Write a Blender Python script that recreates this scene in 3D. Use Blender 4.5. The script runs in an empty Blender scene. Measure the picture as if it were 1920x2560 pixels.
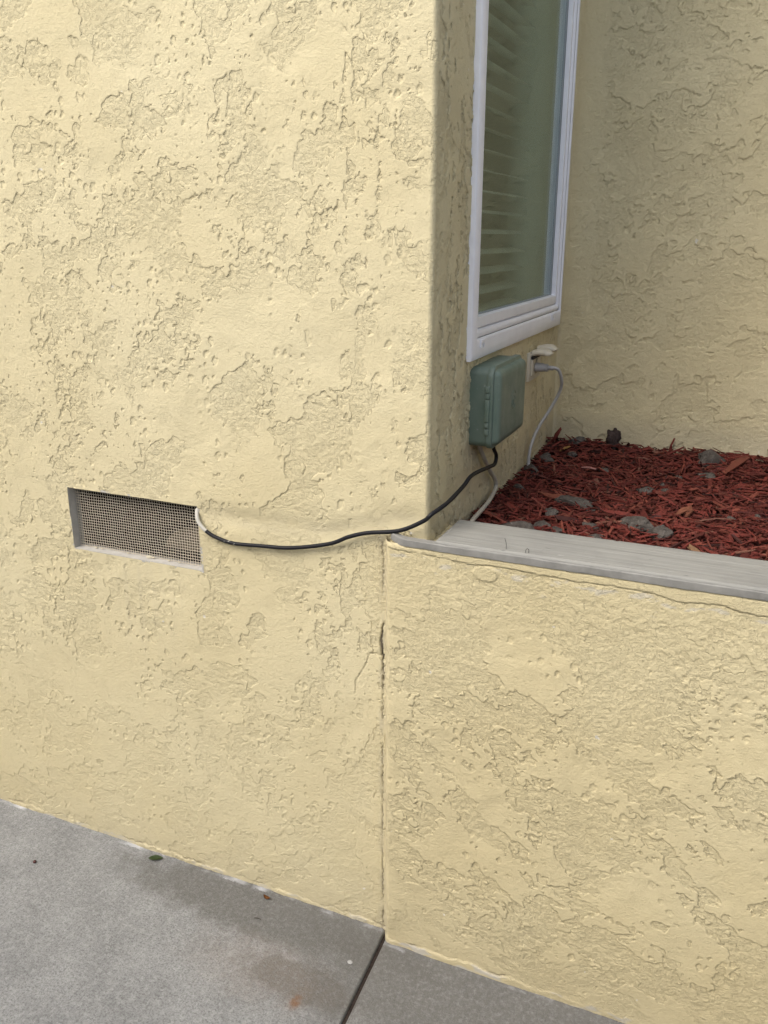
import bpy, bmesh, math, random
import numpy as np
from mathutils import Vector, Matrix, noise as mnoise

# ------------------------------------------------------------------ camera, sky, sun, exposure
sc = bpy.context.scene
col = sc.collection
RAD = math.radians

CAM = Vector((0.5781, -1.3674, 1.45))
c_r = Vector((0.91698772, 0.39891442, 0.00089523))
c_u = Vector((-0.12475278, 0.28463715, 0.95048327))
c_f = Vector((-0.37890667, 0.87169317, -0.31077445))
cam_d = bpy.data.cameras.new('camera')
cam = bpy.data.objects.new('camera', cam_d); col.objects.link(cam)
m = Matrix((c_r, c_u, -c_f)).transposed().to_4x4(); m.translation = CAM
cam.matrix_world = m
cam_d.sensor_fit = 'VERTICAL'; cam_d.sensor_height = 24.0
cam_d.lens = 2123.93 / 2560.0 * 24.0
cam_d.clip_start = 0.02; cam_d.clip_end = 3000
sc.camera = cam

SUN_EL, SUN_AZ = 50.0, -30.0         # degrees; azimuth from the wall's outward normal (-y), negative = from the left
sd = Vector((math.sin(RAD(SUN_AZ)) * math.cos(RAD(SUN_EL)), -math.cos(RAD(SUN_AZ)) * math.cos(RAD(SUN_EL)), math.sin(RAD(SUN_EL))))
world = bpy.data.worlds.new('World'); sc.world = world; world.use_nodes = True
wn, wl = world.node_tree.nodes, world.node_tree.links
wn.clear()
sky = wn.new('ShaderNodeTexSky'); sky.sky_type = 'NISHITA'; sky.sun_disc = False
sky.sun_elevation = RAD(SUN_EL); sky.sun_rotation = math.atan2(sd.x, sd.y)
sky.dust_density = 4.0; sky.air_density = 1.0; sky.ozone_density = 1.0
hsv = wn.new('ShaderNodeHueSaturation'); hsv.inputs['Saturation'].default_value = 0.62
bg = wn.new('ShaderNodeBackground'); bg.inputs['Strength'].default_value = 0.15
wo = wn.new('ShaderNodeOutputWorld')
wl.new(sky.outputs[0], hsv.inputs['Color']); wl.new(hsv.outputs[0], bg.inputs['Color']); wl.new(bg.outputs[0], wo.inputs['Surface'])

sun_d = bpy.data.lights.new('sun', 'SUN'); sun_d.energy = 0.62; sun_d.angle = RAD(50); sun_d.color = (1.0, 0.94, 0.85)
sun = bpy.data.objects.new('sun', sun_d); col.objects.link(sun)
sun.rotation_euler = sd.to_track_quat('Z', 'Y').to_euler()

sc.view_settings.view_transform = 'Standard'; sc.view_settings.look = 'None'
sc.view_settings.gamma = 1.0; sc.view_settings.use_curve_mapping = False
sc.view_settings.exposure = 0.96
sc.cycles.use_denoising = True
try: sc.cycles.denoiser = 'OPENIMAGEDENOISE'; sc.cycles.denoising_input_passes = 'RGB_ALBEDO_NORMAL'; sc.cycles.denoising_prefilter = 'NONE'
except Exception: pass

# ------------------------------------------------------------------ helpers
rng = np.random.default_rng(7); random.seed(7)
XC = 0.0714          # x of the house corner / window wall
D = 0.9948           # y of the alcove back wall
PR = 0.0315          # how far the planter face stands proud of the front wall
HP = 0.917           # planter wall height

def tag(o, label=None, cat=None, group=None, kind=None):
    if label: o['label'] = label
    if cat: o['category'] = cat
    if group: o['group'] = group
    if kind: o['kind'] = kind
    return o

def empty(name, loc=(0, 0, 0)):
    o = bpy.data.objects.new(name, None); col.objects.link(o); o.location = loc; o.empty_display_size = 0.05
    return o

def link(name, me, mat=None, parent=None, smooth=None, angle=None):
    if mat is not None and len(me.materials) == 0: me.materials.append(mat)
    if smooth is not None:
        me.polygons.foreach_set('use_smooth', np.full(len(me.polygons), smooth))
    if angle is not None:
        me.polygons.foreach_set('use_smooth', np.ones(len(me.polygons), bool))
        try: me.set_sharp_from_angle(angle=RAD(angle))
        except Exception: pass
    o = bpy.data.objects.new(name, me); col.objects.link(o)
    if parent is not None:
        o.parent = parent
        o.matrix_parent_inverse = Matrix.Translation(-parent.location)
    return o

def bm_obj(name, bm, mat, parent=None, smooth=None, angle=None):
    me = bpy.data.meshes.new(name)
    bmesh.ops.recalc_face_normals(bm, faces=bm.faces)
    bm.to_mesh(me); bm.free()
    return link(name, me, mat, parent, smooth, angle)

def add_box(bm, x0, x1, y0, y1, z0, z1, bevel=0.0, seg=2):
    vs = [bm.verts.new((x, y, z)) for x in (x0, x1) for y in (y0, y1) for z in (z0, z1)]
    fs = []
    for q in ((0, 1, 3, 2), (4, 6, 7, 5), (0, 4, 5, 1), (2, 3, 7, 6), (0, 2, 6, 4), (1, 5, 7, 3)):
        fs.append(bm.faces.new([vs[i] for i in q]))
    if bevel > 0:
        es = list({e for f in fs for e in f.edges})
        bmesh.ops.bevel(bm, geom=es, offset=bevel, segments=seg, profile=0.5, affect='EDGES')

def box_obj(name, b, mat, parent=None, bevel=0.0, seg=2):
    bm = bmesh.new(); add_box(bm, *b, bevel=bevel, seg=seg)
    return bm_obj(name, bm, mat, parent, angle=35 if bevel else None)

def mesh_from_grid(name, co, keep=None, attr=None, coat=None, edge=None, relief=None):
    """co: (nu, nv, 3) vertex positions; keep: (nu-1, nv-1) face mask; attr: (nu, nv, 3) wear colours"""
    nu, nv = co.shape[:2]
    idx = np.arange(nu * nv).reshape(nu, nv)
    q = np.stack([idx[:-1, :-1], idx[1:, :-1], idx[1:, 1:], idx[:-1, 1:]], -1)
    q = q[keep] if keep is not None else q.reshape(-1, 4)
    nf = len(q)
    me = bpy.data.meshes.new(name)
    me.vertices.add(nu * nv); me.vertices.foreach_set('co', co.reshape(-1).astype(np.float32))
    me.loops.add(nf * 4); me.loops.foreach_set('vertex_index', q.reshape(-1).astype(np.int32))
    me.polygons.add(nf); me.polygons.foreach_set('loop_start', np.arange(0, nf * 4, 4, dtype=np.int32))
    me.update(calc_edges=True)
    me.polygons.foreach_set('use_smooth', np.ones(nf, bool))
    if attr is not None:
        a = me.attributes.new('tint', 'FLOAT_COLOR', 'POINT')
        rgba = np.ones((nu * nv, 4), np.float32); rgba[:, :3] = attr.reshape(-1, 3)
        if coat is not None: rgba[:, 3] = coat.reshape(-1)
        a.data.foreach_set('color', rgba.reshape(-1))
    for nm, arr in (('edge', edge), ('relief', relief)):
        if arr is not None:
            a = me.attributes.new(nm, 'FLOAT', 'POINT'); a.data.foreach_set('value', arr.reshape(-1).astype(np.float32))
    me.validate()
    return me

_G = np.stack([np.cos(np.arange(256) * 2 * np.pi / 256), np.sin(np.arange(256) * 2 * np.pi / 256)], -1)
def _hash(ix, iy, seed):
    h = (ix.astype(np.int64) * 374761393 + iy.astype(np.int64) * 668265263 + seed * 974711) & 0xFFFFFFFF
    h = ((h ^ (h >> 13)) * 1274126177) & 0xFFFFFFFF
    return h ^ (h >> 16)

def perlin(x, y, seed=0):
    xi = np.floor(x); yi = np.floor(y); fx = x - xi; fy = y - yi
    xi = xi.astype(np.int64); yi = yi.astype(np.int64)
    ux = fx * fx * fx * (fx * (fx * 6 - 15) + 10); uy = fy * fy * fy * (fy * (fy * 6 - 15) + 10)
    def g(ox, oy):
        gr = _G[_hash(xi + ox, yi + oy, seed) & 255]
        return gr[..., 0] * (fx - ox) + gr[..., 1] * (fy - oy)
    a, b, c, d = g(0, 0), g(1, 0), g(0, 1), g(1, 1)
    return ((a * (1 - ux) + b * ux) * (1 - uy) + (c * (1 - ux) + d * ux) * uy) * 1.4

def fbm(x, y, octv=4, gain=0.5, lac=2.03, seed=0):
    s = 0; a = 1; t = 0
    for i in range(octv):
        s = s + a * perlin(x, y, seed + i * 17); t += a; a *= gain; x = x * lac + 3.1; y = y * lac + 7.7
    return s / t

def worley(x, y, seed, prob, rmin, rmax):
    """signed roundish pits: returns 0..1 where a random pit is"""
    xi = np.floor(x).astype(np.int64); yi = np.floor(y).astype(np.int64)
    out = np.zeros_like(x)
    for ox in (-1, 0, 1):
        for oy in (-1, 0, 1):
            h = _hash(xi + ox, yi + oy, seed)
            px = xi + ox + 0.2 + 0.6 * ((h & 255) / 255.0); py = yi + oy + 0.2 + 0.6 * (((h >> 8) & 255) / 255.0)
            on = (((h >> 16) & 255) / 255.0) < prob
            rr = rmin + (rmax - rmin) * (((h >> 24) & 127) / 127.0) ** 2
            dd = np.sqrt((x - px) ** 2 + (y - py) ** 2)
            out = np.maximum(out, np.where(on, np.clip((rr - dd) / (0.22 * rr) + 0.5, 0, 1), 0))
    return out

def sstep(a, b, x):
    t = np.clip((x - a) / (b - a), 0, 1); return t * t * (3 - 2 * t)

def seg_dist(x, y, pts):
    d = np.full(x.shape, 9.0)
    for (ax, ay), (bx, by) in zip(pts[:-1], pts[1:]):
        vx, vy = bx - ax, by - ay; L = vx * vx + vy * vy + 1e-12
        t = np.clip(((x - ax) * vx + (y - ay) * vy) / L, 0, 1)
        d = np.minimum(d, np.hypot(x - ax - t * vx, y - ay - t * vy))
    return d

def axis_pts(*segs):
    """segs: (start, end, step) ... concatenated coordinate axis"""
    out = []
    for a, b, st in segs:
        n = max(1, int(round((b - a) / st)))
        out.append(np.linspace(a, b, n, endpoint=False))
    out.append(np.array([segs[-1][1]]))
    return np.concatenate(out)

def plaster(u, v, seed, ang=0.0, stretch=1.0, size=0.11, bias=0.12, depth=0.0024, pits=0.3, vband=None, ramp=1.0, samp=1.0, fan=0.5):
    """height of a hand-trowelled stucco: raised smooth patches with crisp ragged edges over a rough coat"""
    U, V = np.meshgrid(u, v, indexing='ij')
    wa = 0.010
    wx = wa * fbm(U / 0.035, V / 0.035, 3, 0.6, seed=seed + 1); wy = wa * fbm(U / 0.035, V / 0.035, 3, 0.6, seed=seed + 2)
    region = fbm(U / 0.45, V / 0.45, 3, 0.5, seed=seed + 3)
    def strokes(an, sd):
        c, s = math.cos(an), math.sin(an)
        a = (U + wx) * c + (V + wy) * s; b = -(U + wx) * s + (V + wy) * c
        return fbm(a / (size * stretch), b / size, 4, 0.55, 2.1, seed=sd), fbm(a / (size * 0.26 * stretch), b / (size * 0.26), 3, 0.6, 2.1, seed=sd + 1)
    m1 = sstep(-0.15, 0.15, fbm(U / 0.35, V / 0.35, 2, seed=seed + 30))
    nA, fA = strokes(ang, seed + 4); nB, fB = strokes(ang + fan, seed + 40)
    n = nA * m1 + nB * (1 - m1); n2 = fA * m1 + fB * (1 - m1)
    n3 = fbm(U / 0.019, V / 0.022, 3, 0.65, seed=seed + 8)
    mixr = sstep(-0.25, 0.3, region)
    n = n * 0.80 + n2 * (0.14 + 0.34 * mixr) + n3 * (0.10 + 0.14 * mixr) + bias + 0.10 * fbm(U / 0.3, V / 0.3, 2, seed=seed + 6)
    if vband is not None:
        nb = fbm(U / 0.018, V / 0.10, 4, 0.6, seed=seed + 9) + 0.08
        n = n * (1 - vband(U)) + nb * vband(U)
    gu = np.gradient(n, u, axis=0); gv = np.gradient(n, v, axis=1)
    d = n / (np.hypot(gu, gv) + 3.0)
    crisp = sstep(-0.40, 0.10, fbm(U / 0.17, V / 0.17, 3, 0.55, seed=seed + 7))
    w = 0.0004 + 0.0020 * (1 - crisp) ** 2
    pl = sstep(-w, w, d)
    step = depth * (0.30 + 0.70 * crisp)
    lip = 0.0
    rough = ramp * (0.0014 * fbm(U / 0.0105, V / 0.0085, 3, 0.70, seed=seed + 11) + 0.0012 * fbm(U / 0.035, V / 0.03, 2, seed=seed + 14))
    smoothp = samp * 0.00035 * fbm(U / 0.016, V / 0.011, 3, 0.6, seed=seed + 12)
    und = 0.0020 * fbm(U / 0.20, V / 0.20, 2, seed=seed + 13)
    h = und + pl * (step + smoothp) + (1 - pl) * rough + lip
    if pits > 0:
        cl = sstep(-0.15, 0.20, fbm(U / 0.16, V / 0.16, 2, seed=seed + 20))
        pw = fbm(U / 0.006, V / 0.006, 2, seed=seed + 21) * 0.2
        p1 = worley(U / 0.019 + pw, V / 0.025 + pw, seed + 22, pits, 0.09, 0.36)
        h = h - p1 * pl * 0.0019 * cl
        p2 = worley(U / 0.011 + pw, V / 0.012 + pw, seed + 23, pits * 0.45, 0.08, 0.16)
        h = h - p2 * pl * 0.0017 * sstep(-0.2, 0.2, region)
        d = np.minimum(d, np.where(cl > 0.5, (0.5 - p1) * 0.004, 1.0)); d = np.minimum(d, np.where(region > 0, (0.5 - p2) * 0.004, 1.0))
    return U, V, h, pl, np.clip(d / 0.008, -1, 1) * 0.5 + 0.5, 0.25 + 0.75 * crisp

# ------------------------------------------------------------------ materials
def new_mat(name):
    mt = bpy.data.materials.new(name); mt.use_nodes = True
    nt = mt.node_tree; nt.nodes.clear()
    out = nt.nodes.new('ShaderNodeOutputMaterial'); p = nt.nodes.new('ShaderNodeBsdfPrincipled')
    nt.links.new(p.outputs[0], out.inputs['Surface'])
    return mt, nt, p

class NB:
    def __init__(s, nt): s.nt = nt; s.tc = None
    def n(s, t, **kw):
        x = s.nt.nodes.new(t)
        for k, v in kw.items(): setattr(x, k, v)
        return x
    def l(s, a, b): s.nt.links.new(a, b)
    def coord(s):
        if s.tc is None: s.tc = s.n('ShaderNodeTexCoord')
        return s.tc.outputs['Object']
    def mapping(s, scale=(1, 1, 1), rot=(0, 0, 0), loc=(0, 0, 0)):
        mp = s.n('ShaderNodeMapping'); mp.inputs['Scale'].default_value = scale
        mp.inputs['Rotation'].default_value = rot; mp.inputs['Location'].default_value = loc
        s.l(s.coord(), mp.inputs['Vector']); return mp.outputs[0]
    def noise(s, scale, detail=3, rough=0.5, vec=None, dist=0.0):
        t = s.n('ShaderNodeTexNoise'); t.inputs['Scale'].default_value = scale; t.inputs['Detail'].default_value = detail
        t.inputs['Roughness'].default_value = rough; t.inputs['Distortion'].default_value = dist
        s.l(vec if vec is not None else s.coord(), t.inputs['Vector']); return t.outputs['Fac']
    def ramp(s, fac, stops, interp='LINEAR'):
        r = s.n('ShaderNodeValToRGB'); r.color_ramp.interpolation = interp
        e = r.color_ramp.elements
        while len(e) < len(stops): e.new(0.5)
        for el, (p, c) in zip(e, stops):
            el.position = p; el.color = (*c, 1) if not isinstance(c, (int, float)) else (c, c, c, 1)
        s.l(fac, r.inputs[0]); return r.outputs[0]
    def mix(s, fac, a, b, mode='MIX'):
        mx = s.n('ShaderNodeMix', data_type='RGBA', blend_type=mode)
        for sock, v in ((mx.inputs[0], fac), (mx.inputs[6], a), (mx.inputs[7], b)):
            if isinstance(v, (int, float)): sock.default_value = v
            elif isinstance(v, tuple): sock.default_value = (*v, 1)
            else: s.l(v, sock)
        return mx.outputs[2]
    def math(s, op, a, b=0.0, c=None, clamp=False):
        mt = s.n('ShaderNodeMath', operation=op, use_clamp=clamp)
        for i, v in enumerate((a, b) if c is None else (a, b, c)):
            if isinstance(v, (int, float)): mt.inputs[i].default_value = v
            else: s.l(v, mt.inputs[i])
        return mt.outputs[0]
    def bump(s, h, dist, strength=1.0, prev=None):
        b = s.n('ShaderNodeBump'); b.inputs['Distance'].default_value = dist; b.inputs['Strength'].default_value = strength
        s.l(h, b.inputs['Height'])
        if prev is not None: s.l(prev, b.inputs['Normal'])
        return b.outputs[0]
    def spot(s, cx, cy, rx, ry, soft=0.5, wob=0.0, wscale=20, seed=0.0):
        """soft blot of its own shape on the xy plane (0..1)"""
        sep = s.n('ShaderNodeSeparateXYZ'); s.l(s.coord(), sep.inputs[0])
        dx = s.math('DIVIDE', s.math('SUBTRACT', sep.outputs[0], cx), rx)
        dy = s.math('DIVIDE', s.math('SUBTRACT', sep.outputs[1], cy), ry)
        r = s.math('SQRT', s.math('ADD', s.math('MULTIPLY', dx, dx), s.math('MULTIPLY', dy, dy)))
        if wob:
            nz = s.noise(wscale, 9, 0.72, s.mapping(loc=(seed, seed, 0)))
            r = s.math('ADD', r, s.math('MULTIPLY', s.math('SUBTRACT', nz, 0.5), wob))
        mr = s.n('ShaderNodeMapRange', interpolation_type='SMOOTHSTEP')
        s.l(r, mr.inputs[0]); mr.inputs[1].default_value = 1.0 + soft; mr.inputs[2].default_value = 1.0 - soft
        mr.inputs[3].default_value = 0; mr.inputs[4].default_value = 1
        return s.math('MULTIPLY', mr.outputs[0], s.ramp(s.noise(95, 4, 0.7), [(0.34, 0.5), (0.54, 1.0)]))

def stucco_mat(name, base, alt):
    mt, nt, p = new_mat(name); b = NB(nt)
    c = b.mix(b.ramp(b.noise(2.2, 4, 0.55), [(0.38, 0.0), (0.64, 1.0)]), base, alt)
    c = b.mix(b.ramp(b.noise(70, 4, 0.65), [(0.35, 0.0), (0.75, 0.35)]), c, tuple(v * 0.86 for v in alt))
    # sparse paint nicks showing pale plaster
    c = b.mix(b.ramp(b.noise(38, 2, 0.5, b.mapping(loc=(5, 3, 1))), [(0.765, 0.0), (0.775, 0.7)]), c, (0.72, 0.70, 0.64))
    at = b.n('ShaderNodeAttribute'); at.attribute_name = 'tint'
    sep = b.n('ShaderNodeSeparateColor'); b.l(at.outputs['Color'], sep.inputs[0])
    coat = at.outputs['Alpha']
    c = b.mix(sep.outputs[1], c, (0.52, 0.50, 0.45))      # worn to grey render
    c = b.mix(sep.outputs[2], c, (0.40, 0.36, 0.27))      # grime, and painted shade of the planter crease
    c = b.mix(sep.outputs[0], c, (0.085, 0.07, 0.055))    # dirt packed in cracks; painted shade line of the planter crease
    b.l(c, p.inputs['Base Color'])
    p.inputs['Roughness'].default_value = 0.72; p.inputs['Specular IOR Level'].default_value = 0.3
    gr = b.math('MULTIPLY', b.noise(330, 4, 0.65), b.math('MULTIPLY_ADD', coat, 0.36, 0.50))
    nrm = b.bump(gr, 0.0020, 0.95)
    torn = b.ramp(b.noise(105, 5, 0.68, b.mapping(scale=(1, 1, 1.25), loc=(1.7, 0.3, 2.1)), 0.4), [(0.485, 0.0), (0.525, 1.0)])
    nrm = b.bump(b.math('MULTIPLY', torn, b.math('MULTIPLY_ADD', coat, 0.30, 0.14)), 0.0013, 0.9, nrm)
    ed = b.n('ShaderNodeAttribute'); ed.attribute_name = 'edge'; rl = b.n('ShaderNodeAttribute'); rl.attribute_name = 'relief'
    ragged = b.math('MULTIPLY', b.math('SUBTRACT', b.noise(240, 4, 0.65), 0.5), 0.16)
    lip = b.ramp(b.math('ADD', ed.outputs['Fac'], ragged), [(0.30, 0.34), (0.43, 0.16), (0.475, 0.0), (0.515, 0.92), (0.60, 1.0), (0.78, 0.90)])
    nrm = b.bump(b.math('MULTIPLY', lip, rl.outputs['Fac']), 0.0017, 1.0, nrm)
    chipm = b.ramp(b.noise(62, 4, 0.7, b.mapping(loc=(4.1, 1.3, 0.6)), 0.6), [(0.655, 1.0), (0.675, 0.0)])
    nrm = b.bump(chipm, 0.0009, 0.7, nrm)
    nrm = b.bump(b.noise(130, 3, 0.55, b.mapping(scale=(1, 1, 1.5))), 0.0016, 0.45, nrm)
    b.l(nrm, p.inputs['Normal'])
    return mt

M = {}
M['stucco'] = stucco_mat('cream stucco', (0.656, 0.582, 0.370), (0.625, 0.543, 0.328))
M['stucco_planter'] = stucco_mat('planter stucco', (0.634, 0.554, 0.340), (0.595, 0.509, 0.298))

def simple(name, base, rough=0.5, spec=0.5, var=0.0, vscale=30, bump=0.0, bscale=200, dark=None):
    mt, nt, p = new_mat(name); b = NB(nt)
    if var > 0:
        c = b.mix(b.ramp(b.noise(vscale, 4, 0.6), [(0.35, 0.0), (0.7, 1.0)]), base, dark if dark else tuple(v * (1 - var) for v in base))
        b.l(c, p.inputs['Base Color'])
    else: p.inputs['Base Color'].default_value = (*base, 1)
    p.inputs['Roughness'].default_value = rough; p.inputs['Specular IOR Level'].default_value = spec
    if bump > 0: b.l(b.bump(b.noise(bscale, 3, 0.6), bump), p.inputs['Normal'])
    return mt

M['trim'] = simple('grey trim paint', (0.285, 0.28, 0.256), 0.65, 0.2, 0.3, 22, 0.0006, 260)
M['vinyl'] = simple('white vinyl', (0.86, 0.87, 0.91), 0.38, 0.5, 0.06, 25)
M['gasket'] = simple('grey blue spacer', (0.26, 0.31, 0.34), 0.5)
M['slat'] = simple('blind slat', (0.66, 0.69, 0.64), 0.5)
M['roomwall'] = simple('room paint', (0.55, 0.59, 0.53), 0.8)
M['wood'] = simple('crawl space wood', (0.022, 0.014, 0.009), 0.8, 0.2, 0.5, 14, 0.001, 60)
M['palewood'] = simple('pale offcut', (0.13, 0.108, 0.075), 0.8, 0.2, 0.3, 30)
M['sleeve'] = simple('painted vent sleeve', (0.50, 0.48, 0.43), 0.55, 0.3, 0.2, 40, 0.0008, 150)
M['wire'] = simple('galvanised wire painted', (0.74, 0.66, 0.52), 0.5, 0.4, 0.2, 60)
M['crumb'] = simple('plaster crumb', (0.62, 0.56, 0.42), 0.9, 0.2, 0.2, 90)
M['plate'] = simple('painted cover plate', (0.62, 0.57, 0.45), 0.5, 0.4, 0.12, 50)
M['darkslot'] = simple('dark slot', (0.02, 0.02, 0.02), 0.7)
M['greyplug'] = simple('grey vinyl cord', (0.42, 0.415, 0.40), 0.42, 0.4, 0.12, 40)
M['beige'] = simple('beige cable', (0.46, 0.43, 0.36), 0.5, 0.4, 0.2, 30)
M['soil'] = simple('soil', (0.05, 0.03, 0.022), 0.95, 0.1, 0.4, 40, 0.004, 60)
M['roof'] = simple('soffit paint', (0.42, 0.37, 0.27), 0.8, 0.2, 0.1, 5)
M['blocker'] = simple('grey painted siding', (0.33, 0.335, 0.335), 0.7, 0.3, 0.15, 8)  # grey of the unseen wall added to dim the recess
M['green'] = None

def build_box_mat():
    mt, nt, p = new_mat('grey green enamel'); b = NB(nt)
    c = b.mix(b.ramp(b.noise(16, 4, 0.6), [(0.35, 0.0), (0.7, 1.0)]), (0.108, 0.158, 0.125), (0.145, 0.190, 0.155))
    c = b.mix(b.ramp(b.noise(140, 2, 0.5), [(0.70, 0.0), (0.76, 0.6)]), c, (0.30, 0.33, 0.31))
    b.l(c, p.inputs['Base Color'])
    b.l(b.ramp(b.noise(25, 3, 0.6), [(0.3, 0.34), (0.7, 0.55)]), p.inputs['Roughness'])
    b.l(b.bump(b.noise(300, 2, 0.5), 0.0003), p.inputs['Normal'])
    return mt
M['green'] = build_box_mat()

def build_black_cable():
    mt, nt, p = new_mat('black cable jacket'); b = NB(nt)
    at = b.n('ShaderNodeAttribute'); at.attribute_name = 'paint'
    nz = b.noise(90, 3, 0.6)
    f = b.math('ADD', at.outputs['Fac'], b.math('MULTIPLY', b.math('SUBTRACT', nz, 0.5), 1.1))
    f = b.ramp(f, [(0.44, 0.0), (0.56, 1.0)])
    c = b.mix(f, (0.009, 0.009, 0.011), (0.50, 0.48, 0.42))
    b.l(c, p.inputs['Base Color']); p.inputs['Roughness'].default_value = 0.5; p.inputs['Specular IOR Level'].default_value = 0.25
    return mt
M['cable'] = build_black_cable()

def build_concrete():
    mt, nt, p = new_mat('concrete'); b = NB(nt)
    c = b.mix(b.ramp(b.noise(9, 6, 0.65), [(0.32, 0.0), (0.68, 1.0)]), (0.236, 0.240, 0.236), (0.335, 0.340, 0.335))
    c = b.mix(b.ramp(b.noise(210, 5, 0.75), [(0.38, 0.70), (0.53, 0.0)]), c, (0.11, 0.111, 0.113))
    c = b.mix(b.ramp(b.noise(75, 5, 0.7, b.mapping(loc=(9, 2, 0))), [(0.50, 0.0), (0.60, 0.45)]), c, (0.40, 0.40, 0.395))
    # damp brown-grey staining along the wall foot
    st = b.spot(-0.28, -0.06, 0.36, 0.075, 0.30, 1.6, 17, 1.0)
    c = b.mix(b.math('MULTIPLY', st, 0.85), c, (0.138, 0.134, 0.122))
    st2 = b.spot(0.42, -0.10, 0.52, 0.26, 0.25, 0.5, 8, 4.0)
    c = b.mix(b.math('MULTIPLY', st2, 0.85), c, (0.138, 0.134, 0.122))
    st3 = b.spot(-0.11, -0.20, 0.13, 0.05, 0.35, 1.8, 18, 7.0)
    c = b.mix(b.math('MULTIPLY', st3, 0.75), c, (0.125, 0.118, 0.106))
    pk = b.spot(-0.22, -0.20, 0.15, 0.07, 0.5, 1.8, 16, 11.0)
    c = b.mix(b.math('MULTIPLY', pk, 0.20), c, (0.30, 0.235, 0.185))
    rs = b.spot(-0.1017, -0.2436, 0.009, 0.015, 0.7, 0.8, 60, 3.0)
    c = b.mix(b.math('MULTIPLY', rs, 0.85), c, (0.20, 0.10, 0.05))
    rs2 = b.spot(-0.098, -0.235, 0.02, 0.03, 0.8, 0.9, 40, 5.0)
    c = b.mix(b.math('MULTIPLY', rs2, 0.12), c, (0.23, 0.15, 0.09))
    # white lime / paint smear where the slab meets the wall
    sep = b.n('ShaderNodeSeparateXYZ'); b.l(b.coord(), sep.inputs[0])
    edge = b.math('ADD', sep.outputs[1], b.math('MULTIPLY', b.math('GREATER_THAN', sep.outputs[0], -0.004), PR))
    e2 = b.math('ADD', edge, b.math('MULTIPLY', b.math('SUBTRACT', b.noise(80, 7, 0.75), 0.5), 0.022))
    mr = b.n('ShaderNodeMapRange'); b.l(e2, mr.inputs[0]); mr.inputs[1].default_value = -0.013; mr.inputs[2].default_value = -0.009
    gate = b.ramp(b.noise(7, 3, 0.6, b.mapping(loc=(2.3, 0, 0))), [(0.50, 0.0), (0.66, 1.0)])
    c = b.mix(b.math('MULTIPLY', b.math('MULTIPLY', mr.outputs[0], gate), 0.85, clamp=True), c, (0.68, 0.69, 0.72))
    b.l(c, p.inputs['Base Color'])
    b.l(b.ramp(b.noise(40, 3, 0.6), [(0.3, 0.75), (0.7, 0.95)]), p.inputs['Roughness'])
    p.inputs['Specular IOR Level'].default_value = 0.25
    nrm = b.bump(b.noise(260, 5, 0.75), 0.0030, 0.9)
    broom = b.noise(170, 3, 0.6, b.mapping(scale=(1.0, 0.13, 1), rot=(0, 0, RAD(-24))))
    nrm = b.bump(broom, 0.0022, 0.8, nrm)
    b.l(nrm, p.inputs['Normal'])
    return mt
M['concrete'] = build_concrete()
M['joint'] = simple('joint filler', (0.045, 0.035, 0.03), 0.95, 0.1, 0.5, 120, 0.002, 150)

def build_cap():
    mt, nt, p = new_mat('weathered grey painted board'); b = NB(nt)
    g = b.noise(26, 5, 0.65, b.mapping(scale=(0.12, 2.4, 1)))
    c = b.mix(b.ramp(g, [(0.35, 0.0), (0.7, 1.0)]), (0.245, 0.242, 0.218), (0.298, 0.293, 0.264))
    c = b.mix(b.ramp(b.noise(9, 4, 0.6), [(0.50, 0.0), (0.72, 0.55)]), c, (0.20, 0.197, 0.182))
    c = b.mix(b.ramp(b.noise(75, 3, 0.55, b.mapping(scale=(0.4, 1.6, 1))), [(0.70, 0.0), (0.76, 0.75)]), c, (0.10, 0.10, 0.095))
    b.l(c, p.inputs['Base Color']); p.inputs['Roughness'].default_value = 0.7; p.inputs['Specular IOR Level'].default_value = 0.3
    b.l(b.bump(b.noise(120, 4, 0.6, b.mapping(scale=(0.15, 2.0, 1))), 0.0012, 0.7), p.inputs['Normal'])
    return mt
M['cap'] = build_cap()

def attr_mat(name, rough, spec, bump, bscale, scale=(1, 1, 1)):
    mt, nt, p = new_mat(name); b = NB(nt)
    at = b.n('ShaderNodeAttribute'); at.attribute_name = 'tint'
    c = b.mix(b.ramp(b.noise(160, 3, 0.6), [(0.3, 0.35), (0.7, 0.0)]), at.outputs['Color'], (0.03, 0.012, 0.01))
    b.l(c, p.inputs['Base Color']); p.inputs['Roughness'].default_value = rough; p.inputs['Specular IOR Level'].default_value = spec
    b.l(b.bump(b.noise(bscale, 3, 0.6), bump), p.inputs['Normal'])
    return mt
M['mulch'] = attr_mat('dyed red mulch', 0.75, 0.3, 0.0008, 350)

def build_rock():
    mt, nt, p = new_mat('dusty grey stone'); b = NB(nt)
    c = b.mix(b.ramp(b.noise(45, 5, 0.65), [(0.35, 0.0), (0.7, 1.0)]), (0.060, 0.051, 0.044), (0.125, 0.111, 0.096))
    c = b.mix(b.ramp(b.noise(130, 3, 0.6), [(0.60, 0.0), (0.72, 0.7)]), c, (0.22, 0.205, 0.185))
    b.l(c, p.inputs['Base Color']); p.inputs['Roughness'].default_value = 0.9; p.inputs['Specular IOR Level'].default_value = 0.2
    b.l(b.bump(b.noise(170, 5, 0.7), 0.004, 0.9), p.inputs['Normal'])
    return mt
M['rock'] = build_rock()

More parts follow.
